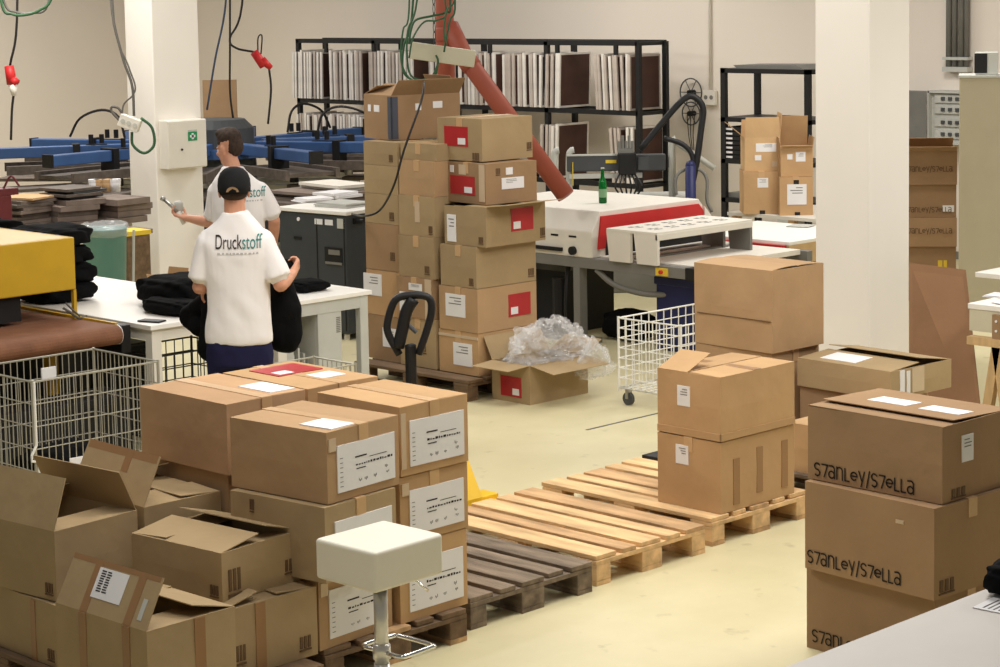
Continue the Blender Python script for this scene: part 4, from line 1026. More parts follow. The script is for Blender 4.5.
# ------------------------------------------------------------------ rack of printing screens on the back wall
SX = 17.1
RY0 = atX(SX, 637, 60).y
t = thing('screen_rack', 'black steel rack along the back wall filled with upright printing screens', 'rack', (SX, RY0, 0))
RL = atX(SX, 296, 60).y - RY0
for y in (0, 1.4, 2.9, 4.4, RL - .03):
    for x in (.0, .45):
        mb = MB(); mb.box(x, y - .03, 0, x + .05, y + .03, 2.24); obj('post', mb, BLACK, t)
for z in (.62, 1.43, 2.2):
    mb = MB(); mb.box(.0, 0, z, .05, RL, z + .055); mb.box(.45, 0, z, .5, RL, z + .055); obj('rail', mb, BLACK, t)
    for k in range(13):
        mb = MB(); mb.box(.05, k * RL / 12.1, z, .45, .04 + k * RL / 12.1, z + .04); obj('cross_bar', mb, BLACK, t)
for y in (.3, 1.2, 2.3, 3.3, 4.3, 5.3):
    mb = MB(); mb.box(.0, y, 2.08, .03, y + .05, 2.2); obj('hook', mb, BLACK, t)
def screen_frame(W=.56, H=.60, th=.038, mm=ALU):
    mb = MB(); b = .022
    mb.box(0, 0, 0, W, th, b); mb.box(0, 0, H - b, W, th, H); mb.box(0, 0, b, b, th, H - b); mb.box(W - b, 0, b, W, th, H - b)
    mb.mi = 1; mb.box(b, 0.004, b, W - b, .008, H - b)
    return mb
protos = [obj('printing_screen', screen_frame(.50 + .01 * k, .60 + .012 * k), [(ALU, ALU2, ALU)[k], MAROON]) for k in range(3)]
for k, o in enumerate(protos): tag(o, 'printing screen', 'printing screen')
used = [False] * 3
def screens(y0, y1, z, label, group, pitch=.054, lean=0, gaps=()):
    y = y0
    while y < y1:
        if not any(a <= y <= b for a, b in gaps):
            k = random.randrange(3)
            if used[k]: o = protos[k].copy(); C.objects.link(o)
            else: o = protos[k]; used[k] = True
            o['label'] = label; o['category'] = 'printing screen'; o['group'] = group
            o.location = (SX - .02 + random.uniform(-.02, .03), y, z); o.rotation_euler = (R(lean + random.uniform(-.4, .4)), 0, 0)
            o.scale = (1, 1, 1)
        y += pitch * random.uniform(.9, 1.25)
zu, zl = 1.487, .677
def yx(px): return atX(SX, px, 80).y
for a, b, lab, g, ln in ((293, 322, 'thin printing screen at the left end of the upper rack level', 'screens, upper level, left end', 1.5), (333, 362, 'thin printing screen in the second bunch from the left, upper rack level', 'screens, upper level, second bunch', 0),
                     (369, 412, 'thin printing screen above the open brown box, upper rack level', 'screens, upper level, third bunch', .5), (428, 497, 'thin printing screen behind the orange duct, upper rack level', 'screens, upper level, behind the duct', 0),
                     (503, 538, 'thin printing screen right of the slanted duct, upper rack level', 'screens, upper level, right of the duct', 0), (541, 560, 'thin leaning printing screen beside the dark gap, upper rack level', 'screens, upper level, leaning', 2),
                     (596, 624, 'thin printing screen right of the dark gap, upper rack level', 'screens, upper level, right of the gap', -2.5), (626, 632, 'single printing screen at the right end of the upper rack level', 'screens, upper level, right end', 0)):
    screens(yx(b), yx(a), zu, lab, g, lean=ln)
for a, b, lab, g, ln in ((296, 362, 'thin printing screen on the lower rack level, left of the open brown box', 'screens, lower level, left', 0), (540, 556, 'thin leaning printing screen on the lower rack level right of the duct', 'screens, lower level, middle', 2), (612, 622, 'thin printing screen on the lower rack level near the right end', 'screens, lower level, right', -4), (626, 632, 'printing screen at the right end of the lower rack level', 'screens, lower level, right end', 0)):
    screens(yx(b), yx(a), zl, lab, g, lean=ln)

# ------------------------------------------------------------------ black storage rack beside the right pillar
t = thing('storage_rack', 'black steel shelf rack with trays, behind the labelled cartons left of the right pillar', 'rack', (16.6, 12.53, 0))
for (x, y) in ((0, 0), (.55, 0), (0, 1.07), (.55, 1.07)):
    mb = MB(); mb.box(x, y, 0, x + .05, y + .06, 2.0); obj('post', mb, BLACK, t)
for z in (.25, .62, 1.02, 1.45, 1.95):
    mb = MB(); mb.box(0, 0, z, .6, 1.13, z + .045); obj('shelf', mb, BLACK, t)
mb = MB(); mb.prism([(.1, 1.996), (.95, 1.996), (1.0, 2.03), (.2, 2.04)], .05, .5, 'x'); obj('folded_sheets', mb, GREY, t)
for k in range(7):
    o = thing('tray', 'shallow black tray in the stack on the left of the storage rack', 'tray', (16.62, 13.22, 1.067 + k * .048), 0, 'black trays stacked on the storage rack')
    mb = MB(); mb.box(0, 0, 0, .45, .42, .012); mb.box(0, 0, .012, .012, .42, .04); mb.box(.438, 0, .012, .45, .42, .04); mb.box(.012, 0, .012, .438, .012, .04); mb.box(.012, .408, .012, .438, .42, .04); obj('shell', mb, BLACK, o)
    mb = MB(); mb.box(-.006, .30, .01, .0, .38, .03); obj('tag', mb, PAPER, o)
o = thing('drawing_board', 'grey board leaning flat on the lower level of the black rack', 'board', (16.65, 13.1, .667), 0)
mb = MB(); mb.box(0, 0, .0, .4, .5, .05); obj('panel', mb, GREY, o)
for k in range(3):
    o = thing('file_box', ('white file box, lowest on the black rack', 'white file box, middle level of the black rack', 'white crumpled bag on the black rack beside the cartons')[k], 'box', (16.62, 12.75 + .0 * k, (.297, .297, .72)[k] if k != 1 else .667))
    mb = MB(); mb.box(0, 0, 0, .3, .2, .2); obj('body', mb, (LGREY, OFFW, OFFW)[k], o, bevel=.01)
    mb = MB(); mb.box(-.004, .04, .06, 0, .16, .12); obj('label', mb, GREY, o)
    if k == 2: bpy.data.objects.remove(o.children[0]); [bpy.data.objects.remove(c) for c in list(o.children)]; bpy.data.objects.remove(o)
# labelled cartons on a low table
YB = -45 + 6
t = thing('low_table', 'low support table under the four labelled cartons by the black rack', 'table', (15.28, 11.35, 0))
mb = MB(); mb.box(0, 0, .67, 1.0, 1.15, .70); obj('tabletop', mb, OFFW, t)
for (a, b) in ((.03, .03), (.9, .03), (.03, 1.05), (.9, 1.05)):
    mb = MB(); mb.box(a, b, 0, a + .07, b + .07, .66); obj('leg', mb, WOOD_M, t)
G8 = 'labelled cartons by the black rack'
def lbox(label, px, py, d, w, h, z, yaw, m, st, fl=None):
    p = at(px, py, d)
    return carton(label, p.x, p.y, z, .36, w, h, 45, m, group=G8, stick=st, flaps=fl)
lbox('kraft carton with one square label, lower left of the four by the black rack', 780, 214, 19.5, .34, .40, .7015, 38, KRAFT, [('-x', .11, .21, .25, .34, 'paper'), ('-x', .14, .19, .0, .035, 'black')])
lbox('open kraft carton with a wide label, upper left of the four by the black rack', 780.5, 172, 19.5, .335, .315, 1.104, 38, KRAFT_L, [('-x', .04, .23, .18, .26, 'paper'), ('-x', .18, .24, .1, .15, 'paper'), ('-x', .03, .08, .04, .09, 'clear')], [('-x', 93, .19), ('-y', 95, .22), ('+x', 85, .15), ('+y', 140, .2)])
lbox('kraft carton with a big crumpled label, lower right of the four by the black rack', 813, 213, 19.35, .31, .355, .7015, 45, KRAFT, [('-x', .06, .24, .1, .29, 'paper'), ('-x', .13, .18, .29, .33, 'black'), ('-x', .12, .17, .0, .03, 'black')])
lbox('open kraft carton with two small labels, upper right of the four by the black rack', 813, 178, 19.35, .30, .265, 1.06, 45, KRAFT, [('-x', .07, .16, .14, .23, 'paper'), ('-x', .19, .24, .16, .21, 'paper')], [('+x', 72, .3), ('-x', 150, .05), ('-y', 100, .1), ('+y', 100, .1)])

# ------------------------------------------------------------------ automatic press between dryer and rack
t = thing('printing_press', 'grey screen printing press with a dark cross beam, behind the white dryer hood', 'machine', at(612, 175, 19.4).to_2d().to_3d())
bp = t.location.copy()
lo = lambda a, b, d=19.4: at(a, b, d) - bp
A0, A1 = lo(572, 160), lo(668, 166)
ax = (A1 - A0); ax.z = 0; ax.normalize(); nn = Vector((-ax.y, ax.x, 0))
Mx = Matrix((ax, nn, Vector((0, 0, 1)))).transposed().to_4x4()
def loc(p): return Mx.inverted() @ p
zB = lo(620, 163).z
mb = MB(); mb.box(-.42, -.05, zB - .07, .50, .07, zB + .08, Mx); obj('cross_beam', mb, DGREY, t, bevel=.01)
mb = MB(); mb.box(-.40, -.055, zB - .135, .28, .0, zB - .09, Mx); mb.box(-.42, -.055, zB + .075, .05, .0, zB + .09, Mx); obj('guide_rail', mb, LGREY, t)
mb = MB(); mb.box(-.06, -.056, zB + .005, .04, -.05, zB + .035, Mx); obj('yellow_plate', mb, YTAG, t)
for x0 in (-.54, -.40):
    mb = MB(); mb.tube(spline([Mx @ Vector((x0, 0, zB - .32)), Mx @ Vector((x0, 0, zB + .05)), Mx @ Vector((x0 + .02, 0, zB + .12)), Mx @ Vector((x0 + .05, 0, zB + .13))], 4), .03, 8); obj('end_column', mb, LGREY, t, smooth=True)
mb = MB(); mb.box(-.37, -.06, zB - .2, -.362, -.05, zB + .02, Mx); obj('yellow_strip', mb, YTAG, t)
mb = MB(); mb.box(.06, -.14, zB - .1, .22, .1, zB + .1, Mx); obj('print_head', mb, BLACK, t, bevel=.01)
mb = MB()
for k in range(5): mb.cyl(Mx @ Vector((.07 + k * .03, -.06, zB + .1)), Mx @ Vector((.07 + k * .03, -.06, zB + .21 + .05 * (k % 2))), .014)
mb.box(.05, -.1, zB + .1, .2, 0, zB + .14, Mx); obj('valve_block', mb, GREY, t)
mb = MB()
for k in range(6): mb.tube(spline([Mx @ Vector((.06 + k * .03, -.12, zB - .1)), Mx @ Vector((.02 + k * .05, -.17, zB - .2)), Mx @ Vector((.06 + k * .035, -.12, zB - .28))], 4), .009, 5)
obj('hose_tangle', mb, BLACK, t)
mb = MB(); mb.box(.24, -.09, zB - .06, .34, -.05, zB + .06, Mx); obj('control_unit', mb, DGREY, t); 
mb = MB(); mb.tube([Mx @ Vector((.56, 0, zB - .34)), Mx @ Vector((.56, 0, zB + .2)), Mx @ Vector((.60, 0, zB + .22))], .034, 8); mb.tube([Mx @ Vector((.57, 0, zB + .21)), Mx @ Vector((.95, -.05, zB - .06))], .028, 8); obj('support_arm', mb, LGREY, t, smooth=True)
mb = MB(); mb.box(-.62, -.2, zB - .42, .75, .5, zB - .32, Mx); obj('bed', mb, LGREY, t, bevel=.01)
mb = MB(); mb.box(-.55, -.1, -bp.z, .65, .4, zB - .42, Mx); obj('base_cabinet', mb, GREY, t, bevel=.01)
# swing arm with hose and blue column
t = thing('hose_stand', 'black curved hose on a blue column behind the white dryer machine', 'stand', at(691, 200, 19.2).to_2d().to_3d())
bp2 = t.location.copy(); lo = lambda a, b, d=19.2: at(a, b, d) - bp2
mb = MB(); mb.tube(spline([lo(640, 150), lo(668, 116), lo(684, 99), lo(694, 97), lo(703, 108), lo(701, 130), lo(697, 160), lo(692, 185)], 6), .03, 10); obj('hose', mb, BLACK, t, smooth=True)
mb = MB(); mb.tube(spline([lo(664, 138), lo(682, 144), lo(692, 155), lo(693, 170)], 5), .024, 8); obj('lower_hose', mb, BLACK, t, smooth=True)
c0 = lo(691, 230)
mb = MB(); mb.cyl((c0.x, c0.y, 0), (c0.x, c0.y, lo(691, 165).z), .055, .048, 16); mb.ball((c0.x, c0.y, lo(691, 165).z), .048); obj('column', mb, NAVY, t, smooth=True)
mb = MB(); mb.cyl((c0.x, c0.y, 0), (c0.x, c0.y, .04), .2, seg=20); obj('base', mb, DGREY, t)
mb = MB(); mb.tube(spline([lo(676, 195), lo(676, 178), lo(684, 170), lo(700, 170), lo(707, 180), lo(707, 200), lo(712, 212)], 5), .016, 7); obj('wire_guard', mb, GREY, t, smooth=True)

# ------------------------------------------------------------------ carousel press, far left
cc = at(215, 139, 24.2)
t = thing('carousel_press', 'blue carousel screen printing press with radial arms behind the left pillar', 'machine', (cc.x, cc.y, 0))
mb = MB(); mb.lathe([(.9, 0), (.85, .25), (.5, .4), (.45, 1.3), (.35, 1.4)], 28); obj('hub', mb, DGREY, t, smooth=False)
mb = MB(); mb.lathe([(.75, .98), (.75, 1.08)], 28); obj('upper_ring', mb, BLUE, t)
NA = 10
for k in range(NA):
    a = 2 * PI * k / NA + .12; Mx = Matrix.Rotation(a, 4, 'Z')
    mb = MB(); mb.box(.55, -.075, 1.03, 2.45, .075, 1.15, Mx); arm = obj('arm', mb, BLUE, t, bevel=.01)
    mb = MB(); mb.box(2.44, -.078, 1.02, 2.47, .078, 1.16, Mx); obj('end_cap', mb, BLACK, arm)
    mb = MB(); mb.box(1.24, .01, 1.145, 1.48, .05, 1.16, Mx)
    for q in (1.3, 1.42): mb.cyl(Mx @ Vector((q, .03 * (1 if q < 1.7 else -1), 1.17)), Mx @ Vector((q, .03 * (1 if q < 1.7 else -1), 1.17 + .10)), .028)
    obj('squeegee_cylinders', mb, BLACK, arm)
    mb = MB(); mb.box(1.55, -.11, .86, 1.63, .11, 1.17, Mx); obj('carriage', mb, BLACK, arm)
    if k % 3 == 0:
      mb = MB(); mb.tube(spline([Mx @ Vector((1.2, 0, 1.17)), Mx @ Vector((1.28, 0, 1.42)), Mx @ Vector((1.5, 0, 1.5)), Mx @ Vector((1.8, 0, 1.4)), Mx @ Vector((1.95, 0, 1.18))], 5), .016, 6); obj('air_hose', mb, BLACKC, arm)
    mb = MB(); mb.box(1.0, -.3, .88, 2.35, .3, .92, Mx); mb.box(1.0, -.33, .86, 2.38, -.28, .96, Mx); mb.box(1.0, .28, .86, 2.38, .33, .96, Mx); obj('screen_holder', mb, STAIN, arm)
    a2 = a + PI / NA; M2 = Matrix.Rotation(a2 - .1, 4, 'Z')
    mb = MB(); mb.box(.5, -.05, .62, 1.7, .05, .70, M2); pa = obj('platen_arm', mb, STEEL, t)
    mb = MB(); mb.box(1.55, -.23, .70, 2.6, .23, .735, M2); obj('platen', mb, STAIN, pa)
    mb = MB(); mb.cyl(M2 @ Vector((1.45, .18, .8)), M2 @ Vector((1.45, .18, .86)), .06); mb.cyl(M2 @ Vector((1.62, -.18, .76)), M2 @ Vector((1.62, -.18, .86)), .05); obj('clamp', mb, (STEEL, BLACK)[k % 2], pa)
mb = MB(); mb.lathe([(.62, .6), (.62, .72)], 24); obj('lower_ring', mb, STEEL, t)

# tables with stacks of boards in front of the carousel
def board_stack(px, py, d, w, dd, z, n, label, rz, mm, hh=.02, var=.05):
    p = at(px, py, d); t = thing('board_stack', label, 'boards', (p.x, p.y, z), R(rz))
    for k in range(n):
        mb = MB(); a, b = random.uniform(-var, var), random.uniform(-var, var)
        mb.box(-w / 2 + a, -dd / 2 + b, k * hh, w / 2 + a, dd / 2 + b, k * hh + hh * .93, Matrix.Rotation(random.uniform(-.06, .06), 4, 'Z')); obj('board', mb, mm[k % len(mm)], t)
    return t
t = thing('side_table', 'grey brown bench carrying boards in front of the carousel press', 'table', (at(60, 225, 19.6)).to_2d().to_3d(), 0)
mb = MB(); mb.box(-.55, -1.0, .66, .35, 1.1, .70); obj('tabletop', mb, BOARD, t)
for (a, b) in ((-.52, -.97), (.27, -.97), (-.52, 1.02), (.27, 1.02)):
    mb = MB(); mb.box(a, b, 0, a + .06, b + .06, .66); obj('leg', mb, DGREY, t)
mb = MB(); mb.box(-.53, -.98, .1, -.51, 1.08, .64); obj('back_panel', mb, BOARD, t)
board_stack(24, 205, 19.4, .42, .40, .702, 9, 'stack of grey brown boards on the bench, left, behind the yellow dryer', 8, [BOARD, STAIN, BOARD], .03)
board_stack(26, 205, 19.45, .42, .44, .975, 1, 'pale tan board lying on the left stack of boards', 20, [KRAFT_L], .02)
board_stack(72, 205, 19.6, .40, .45, .702, 5, 'stack of grey cartons and boards on the bench in the middle', -6, [BOARD, BOARD, STAIN], .05)
board_stack(72, 190, 19.65, .40, .42, .953, 4, 'dark frames on top of the middle stack of boards', 4, [DGREY, STAIN], .025)
board_stack(116, 205, 19.8, .4, .5, .702, 4, 'stack of grey brown boards on the bench beside the left pillar', 3, [BOARD], .06)
for k, (px, mm) in enumerate(((94, PAPER), (99, WOOD_M), (107, KRAFT_L), (115, PAPER))):
    p = at(px, 178, 20.2); o = thing('ink_pot', ('white ink pot, leftmost of the pots beside the left pillar', 'brown ink pot second from the left near the pillar', 'tan ink pot third from the left near the pillar', 'white ink pot closest to the left pillar')[k], 'pot', (p.x, p.y, .945), 0, 'ink pots beside the left pillar')
    mb = MB(); mb.lathe([(.05, 0), (.055, .1), (.05, .11)], 14); obj('pot', mb, mm, o, smooth=True)
    mb = MB(); mb.lathe([(.057, .1), (.057, .125)], 14); obj('lid', mb, mm, o)
p = at(4, 200, 18.6)
t = thing('machine_post', 'dark red machine column at the left edge behind the yellow dryer', 'machine', (p.x, p.y, 0))
mb = MB(); mb.box(-.1, -.05, 0, .05, .08, 1.08); obj('column', mb, MAROONP, t, bevel=.01)
mb = MB(); mb.box(-.2, -.05, 1.08, .12, .1, 1.14); mb.tube(spline([(.0, 0, 1.14), (.05, -.05, 1.25), (.1, -.1, 1.16)], 4), .01, 6); obj('head', mb, MAROONP, t)
# boards and bench right of the people
t = thing('side_table', 'steel bench with grey boards between the men and the tall stack', 'table', at(320, 190, 20.4).to_2d().to_3d())
mb = MB(); mb.box(-.45, -.9, .78, .5, .75, .82); obj('tabletop', mb, STAIN, t)
for (a, b) in ((-.42, -.87), (.42, -.87), (-.42, .67), (.42, .67)):
    mb = MB(); mb.box(a, b, 0, a + .06, b + .06, .78); obj('leg', mb, DGREY, t)
board_stack(318, 178, 20.4, .5, .9, .822, 3, 'grey boards stacked on the steel bench behind the dark grey machine', 4, [BOARD, STAIN], .03)
board_stack(335, 172, 20.5, .4, .7, .915, 2, 'pale boards on top of the grey boards behind the dark grey machine', -5, [LGREY, OFFW], .03)
# brown board on the wall behind the left pillar
p = at(220, 105, 27)
t = thing('cork_board', 'brown board leaning behind the press right of the left pillar', 'board', (p.x, p.y, 0), R(-45))
mb = MB(); mb.box(-.22, 0, .9, .22, .03, 1.74); obj('panel', mb, KRAFT_R, t)
mb = MB(); mb.box(-.2, .0, 0, -.16, .03, .9); mb.box(.16, 0, 0, .2, .03, .9); obj('legs', mb, DGREY, t)

# ------------------------------------------------------------------ right side: stacked wordmark cartons, locker, leaning sheet
G9 = 'wordmark cartons between the right pillar and the locker'
p0 = at(957, 200, 18.5)
for k, (z, h, lb) in enumerate(((0, .24, 'lowest wordmark carton between pillar and locker, behind the leaning sheet'), (.242, .245, 'carton with a yellow sticker between pillar and locker'), (.489, .255, 'wordmark carton third from the floor between pillar and locker'), (.746, .295, 'wordmark carton second from the top between pillar and locker'), (1.043, .30, 'top wordmark carton with an open flap between pillar and locker'))):
    b, _ = carton(lb, p0.x + .02 * (k % 2), p0.y + .02 * (k % 2), z, .45, .66, h, 38, KRAFT_R, group=G9, stick=[('-x', .12, .16, .03, .12, 'yellow'), ('-x', .08, .11, .03, .12, 'yellow')] if k == 1 else ([('-x', .02, .12, .05, .11, 'paper')] if k == 3 else []), flaps=[('-x', 158, .12), ('+x', 30, .2)] if k == 4 else None)
    if k in (2, 3, 4): brand(b, .45, .66, '-x', .2, .12 if k != 3 else .05, .044, .007, 'stanley/stella', PRINT)
p = at(959, 160, 17.6)
t = thing('locker', 'tall grey beige steel locker at the right edge', 'locker', (p.x, p.y, 0), R(-57))
mb = MB(); mb.box(0, 0, 0, .9, .45, 2.03); obj('body', mb, mat('grey_beige_steel', (176, 166, 140), .5, noise=.03), t, bevel=.006)
mb = MB(); mb.box(-.005, -.01, 2.03, .905, .455, 2.05); obj('top', mb, LGREY, t)
mb = MB(); mb.box(.448, -.004, .05, .452, .002, 2.0); mb.box(.40, -.02, 1.0, .43, 0, 1.12); obj('door_seam', mb, GREY, t)
t = thing('monitor', 'small grey box with a black screen on top of the locker', 'screen', (p.x + .13, p.y - .07, 2.051), R(-57))
mb = MB(); mb.box(0, 0, 0, .19, .15, .19); obj('case', mb, LGREY, t, bevel=.006)
mb = MB(); mb.box(-.006, -.004, .015, .1, .0, .18); obj('screen', mb, BLACK, t)
t = thing('cardboard_sheet', 'large brown cardboard sheet leaning beside the right pillar', 'cardboard', (11.35, 7.4, 0), 0)
a, b = at(909.5, 263, 13.45), at(966, 270, 13.3); c, d = atZ(0, 985, 447), atZ(0, 909.5, 436)
mb = MB(); q = [Vector(v) - t.location for v in (d, c, b, a)]
g = -min(q[0].z, q[1].z); q[0].z += g; q[1].z += g; q[0].z = q[1].z = min(q[0].z, q[1].z)
zf = q[0].z
n = (q[1] - q[0]).cross(q[3] - q[0]).normalized() * .007
q = [v + Vector((0, 0, -zf)) if i < 2 else v for i, v in enumerate(q)]
mb.hexa(q + [v + n for v in q]); obj('sheet', mb, KRAFT_B, t)
papers(1000, 296, .852, .16, .16, 3, 'white printed sheets on the cream topped table at the right edge', 10, PAPER, .003)
papers(1006, 303, .852, .14, .14, 2, 'front white folded sheet on the cream topped table at the right edge', -20, PAPER, .004)
papers(800, 226, .732, .2, .2, 2, 'papers at the back of the bright white table by the right pillar', 15, LGREY, .004)
# ------------------------------------------------------------------ people
def solid(name, mb, mm, parent, voxel=.012, smooth=6, noise=0, nscale=8, seedv=0):
    """one continuous surface from overlapping pieces"""
    o = obj(name, mb, mm, None)
    r = o.modifiers.new('r', 'REMESH'); r.mode = 'VOXEL'; r.voxel_size = voxel
    s = o.modifiers.new('s', 'SMOOTH'); s.factor = .5; s.iterations = smooth
    dg = bpy.context.evaluated_depsgraph_get(); dg.update()
    me = bpy.data.meshes.new_from_object(o.evaluated_get(dg)); o.modifiers.clear()
    old = o.data; o.data = me; bpy.data.meshes.remove(old); me.name = name
    if noise:
        me.calc_loop_triangles()
        from mathutils import noise as nz
        nr = [v.normal.copy() for v in me.vertices]
        for v, n in zip(me.vertices, nr):
            p = v.co + Vector((seedv * 3.1, 0, 0))
            k = nz.noise(Vector((p.x * nscale, p.y * nscale, p.z * nscale * .55))) + .5 * nz.noise(Vector((p.x * nscale * 2.3 + p.z * 6, p.y * nscale * 2, p.z * nscale * 1.3)))
            v.co += n * k * noise
    for p in me.polygons: p.use_smooth = True
    if not me.materials: me.materials.append(mm)
    o.parent = parent
    return o
def loft(mb, levels, n=28):
    """levels: (z, rx, ry, cx, cy)"""
    rings = []
    for z, rx, ry, cx_, cy_ in levels:
        rings.append([mb.bm.verts.new((cx_ + rx * math.copysign(abs(math.cos(a)) ** .85, math.cos(a)), cy_ + ry * math.copysign(abs(math.sin(a)) ** .85, math.sin(a)), z)) for a in [2 * PI * k / n for k in range(n)]])
    for a, b in zip(rings, rings[1:]):
        for i in range(n): mb.face([a[i], a[(i + 1) % n], b[(i + 1) % n], b[i]])
    mb.face(rings[0][::-1]); mb.face(rings[-1])
def hand(mb, wrist, fwd, palm_n, side, curl=40):
    """palm, four jointed fingers of different lengths and a thumb; fwd along the fingers, palm_n out of the palm"""
    f = Vector(fwd).normalized(); n = Vector(palm_n); n = (n - f * n.dot(f)).normalized(); s = f.cross(n) * side   # s toward the thumb
    w = Vector(wrist)
    for k in (-.026, -.009, .009, .026): mb.cone(w + f * .012 + s * k * .7, .013, w + f * .085 + s * k, .0125, 8)
    mb.cone(w - f * .02, .026, w + f * .03, .024, 10)
    for k, L in ((.031, .072), (.0105, .082), (-.0105, .076), (-.031, .058)):
        p = w + f * .085 + s * k; a = 0
        for j, q in enumerate((.45, .32, .25)):
            a += R(curl * (.8 if j == 0 else 1))
            d = f * math.cos(a) + n * math.sin(a); e = p + d * L * q
            mb.cone(p, .0092 - j * .0006, e, .0088 - j * .0007, 8); p = e
    p = w + f * .03 + s * .03
    for j, (q, o_) in enumerate(((.04, .75), (.032, .45), (.026, .15))):
        d = (f * (.75 + .1 * j) + s * o_ + n * (.25 + .25 * j)).normalized(); e = p + d * q
        mb.cone(p, .0115 - j * .001, e, .0105 - j * .001, 8); p = e
def head(mb, c, yaw, pitch=0):
    """skull, jaw, brow, nose, lips and ears; yaw turns to the left"""
    M = Matrix.Translation(c) @ Matrix.Rotation(yaw, 4, 'Z') @ Matrix.Rotation(pitch, 4, 'X')
    def E(p, r): 
        q = bmesh.ops.create_uvsphere(mb.bm, u_segments=18, v_segments=12, radius=1, matrix=M @ Matrix.Translation(p) @ Matrix.Diagonal((r[0], r[1], r[2], 1)))
    E((0, -.012, .03), (.077, .098, .092)); E((0, .022, -.035), (.062, .072, .085)); E((0, .06, -.085), (.034, .03, .028))
    E((0, .082, .012), (.05, .016, .012)); E((0, .098, -.022), (.013, .02, .022)); E((0, .092, -.0), (.008, .014, .03))
    E((0, .085, -.06), (.024, .014, .010)); E((-.035, .07, -.03), (.024, .022, .02)); E((.035, .07, -.03), (.024, .022, .02))
    for s in (-1, 1): E((s * .078, -.008, -.012), (.010, .022, .034))
    return M
def print_on(shirt, name, s, cx_, z, width, caph, mm, parent, a=None):
    """lettering laid on the cloth of the back"""
    bm = text_mesh(s, 1.0)
    xs = [v.co.x for v in bm.verts]; ys = [v.co.y for v in bm.verts]
    return bm, min(xs), max(xs), min(ys), max(ys)
def lay(bm, shirt, mm, name, parent):
    bv = BVHTree.FromPolygons([v.co for v in shirt.data.vertices], [tuple(p.vertices) for p in shirt.data.polygons])
    for v in bm.verts:
        h = bv.ray_cast(Vector((v.co.x, -2, v.co.z)), Vector((0, 1, 0)))
        v.co.y = (h[0].y if h[0] else -.12) - .004
    return obj(name, bm, mm, parent)
def shirt_print(shirt, parent, cx_, z, width, caph):
    full = text_mesh('Druckstoff', 1.0); x0, x1 = min(v.co.x for v in full.verts), max(v.co.x for v in full.verts); full.free()
    D_ = text_mesh('D', 1.0); yh = max(v.co.y for v in D_.verts); D_.free()
    first = text_mesh('Druck', 1.0); second = text_mesh('stoff', 1.0); s1 = max(v.co.x for v in second.verts); fx1 = max(v.co.x for v in first.verts)
    kx = width / (x1 - x0); kz = caph / yh
    for bm, off_, mm, nm, lb in ((first, 0, INK, 'printed_word', 'dark half of the word'), (second, x1 - s1, TEALINK, 'printed_word', 'teal half of the word')):
        bmesh.ops.subdivide_edges(bm, edges=[e for e in bm.edges if e.calc_length() > .2], cuts=2)
        for v in bm.verts:
            X_, Z_ = v.co.x, v.co.y
            v.co = Vector((cx_ - width / 2 + (X_ + off_ - x0) * kx, 0, z + Z_ * kz))
        o = lay(bm, shirt, mm, nm, parent); o['label'] = lb
    mb = MB(); x = cx_ - width / 2 + .01
    while x < cx_ + width / 2 - .02:
        w = random.uniform(.006, .016); mb.poly([(x, 0, z - .03), (x + w, 0, z - .03), (x + w, 0, z - .021), (x, 0, z - .021)]); x += w + random.uniform(.005, .012)
    lay(mb.bm, shirt, GREYINK, 'printed_tagline', parent)

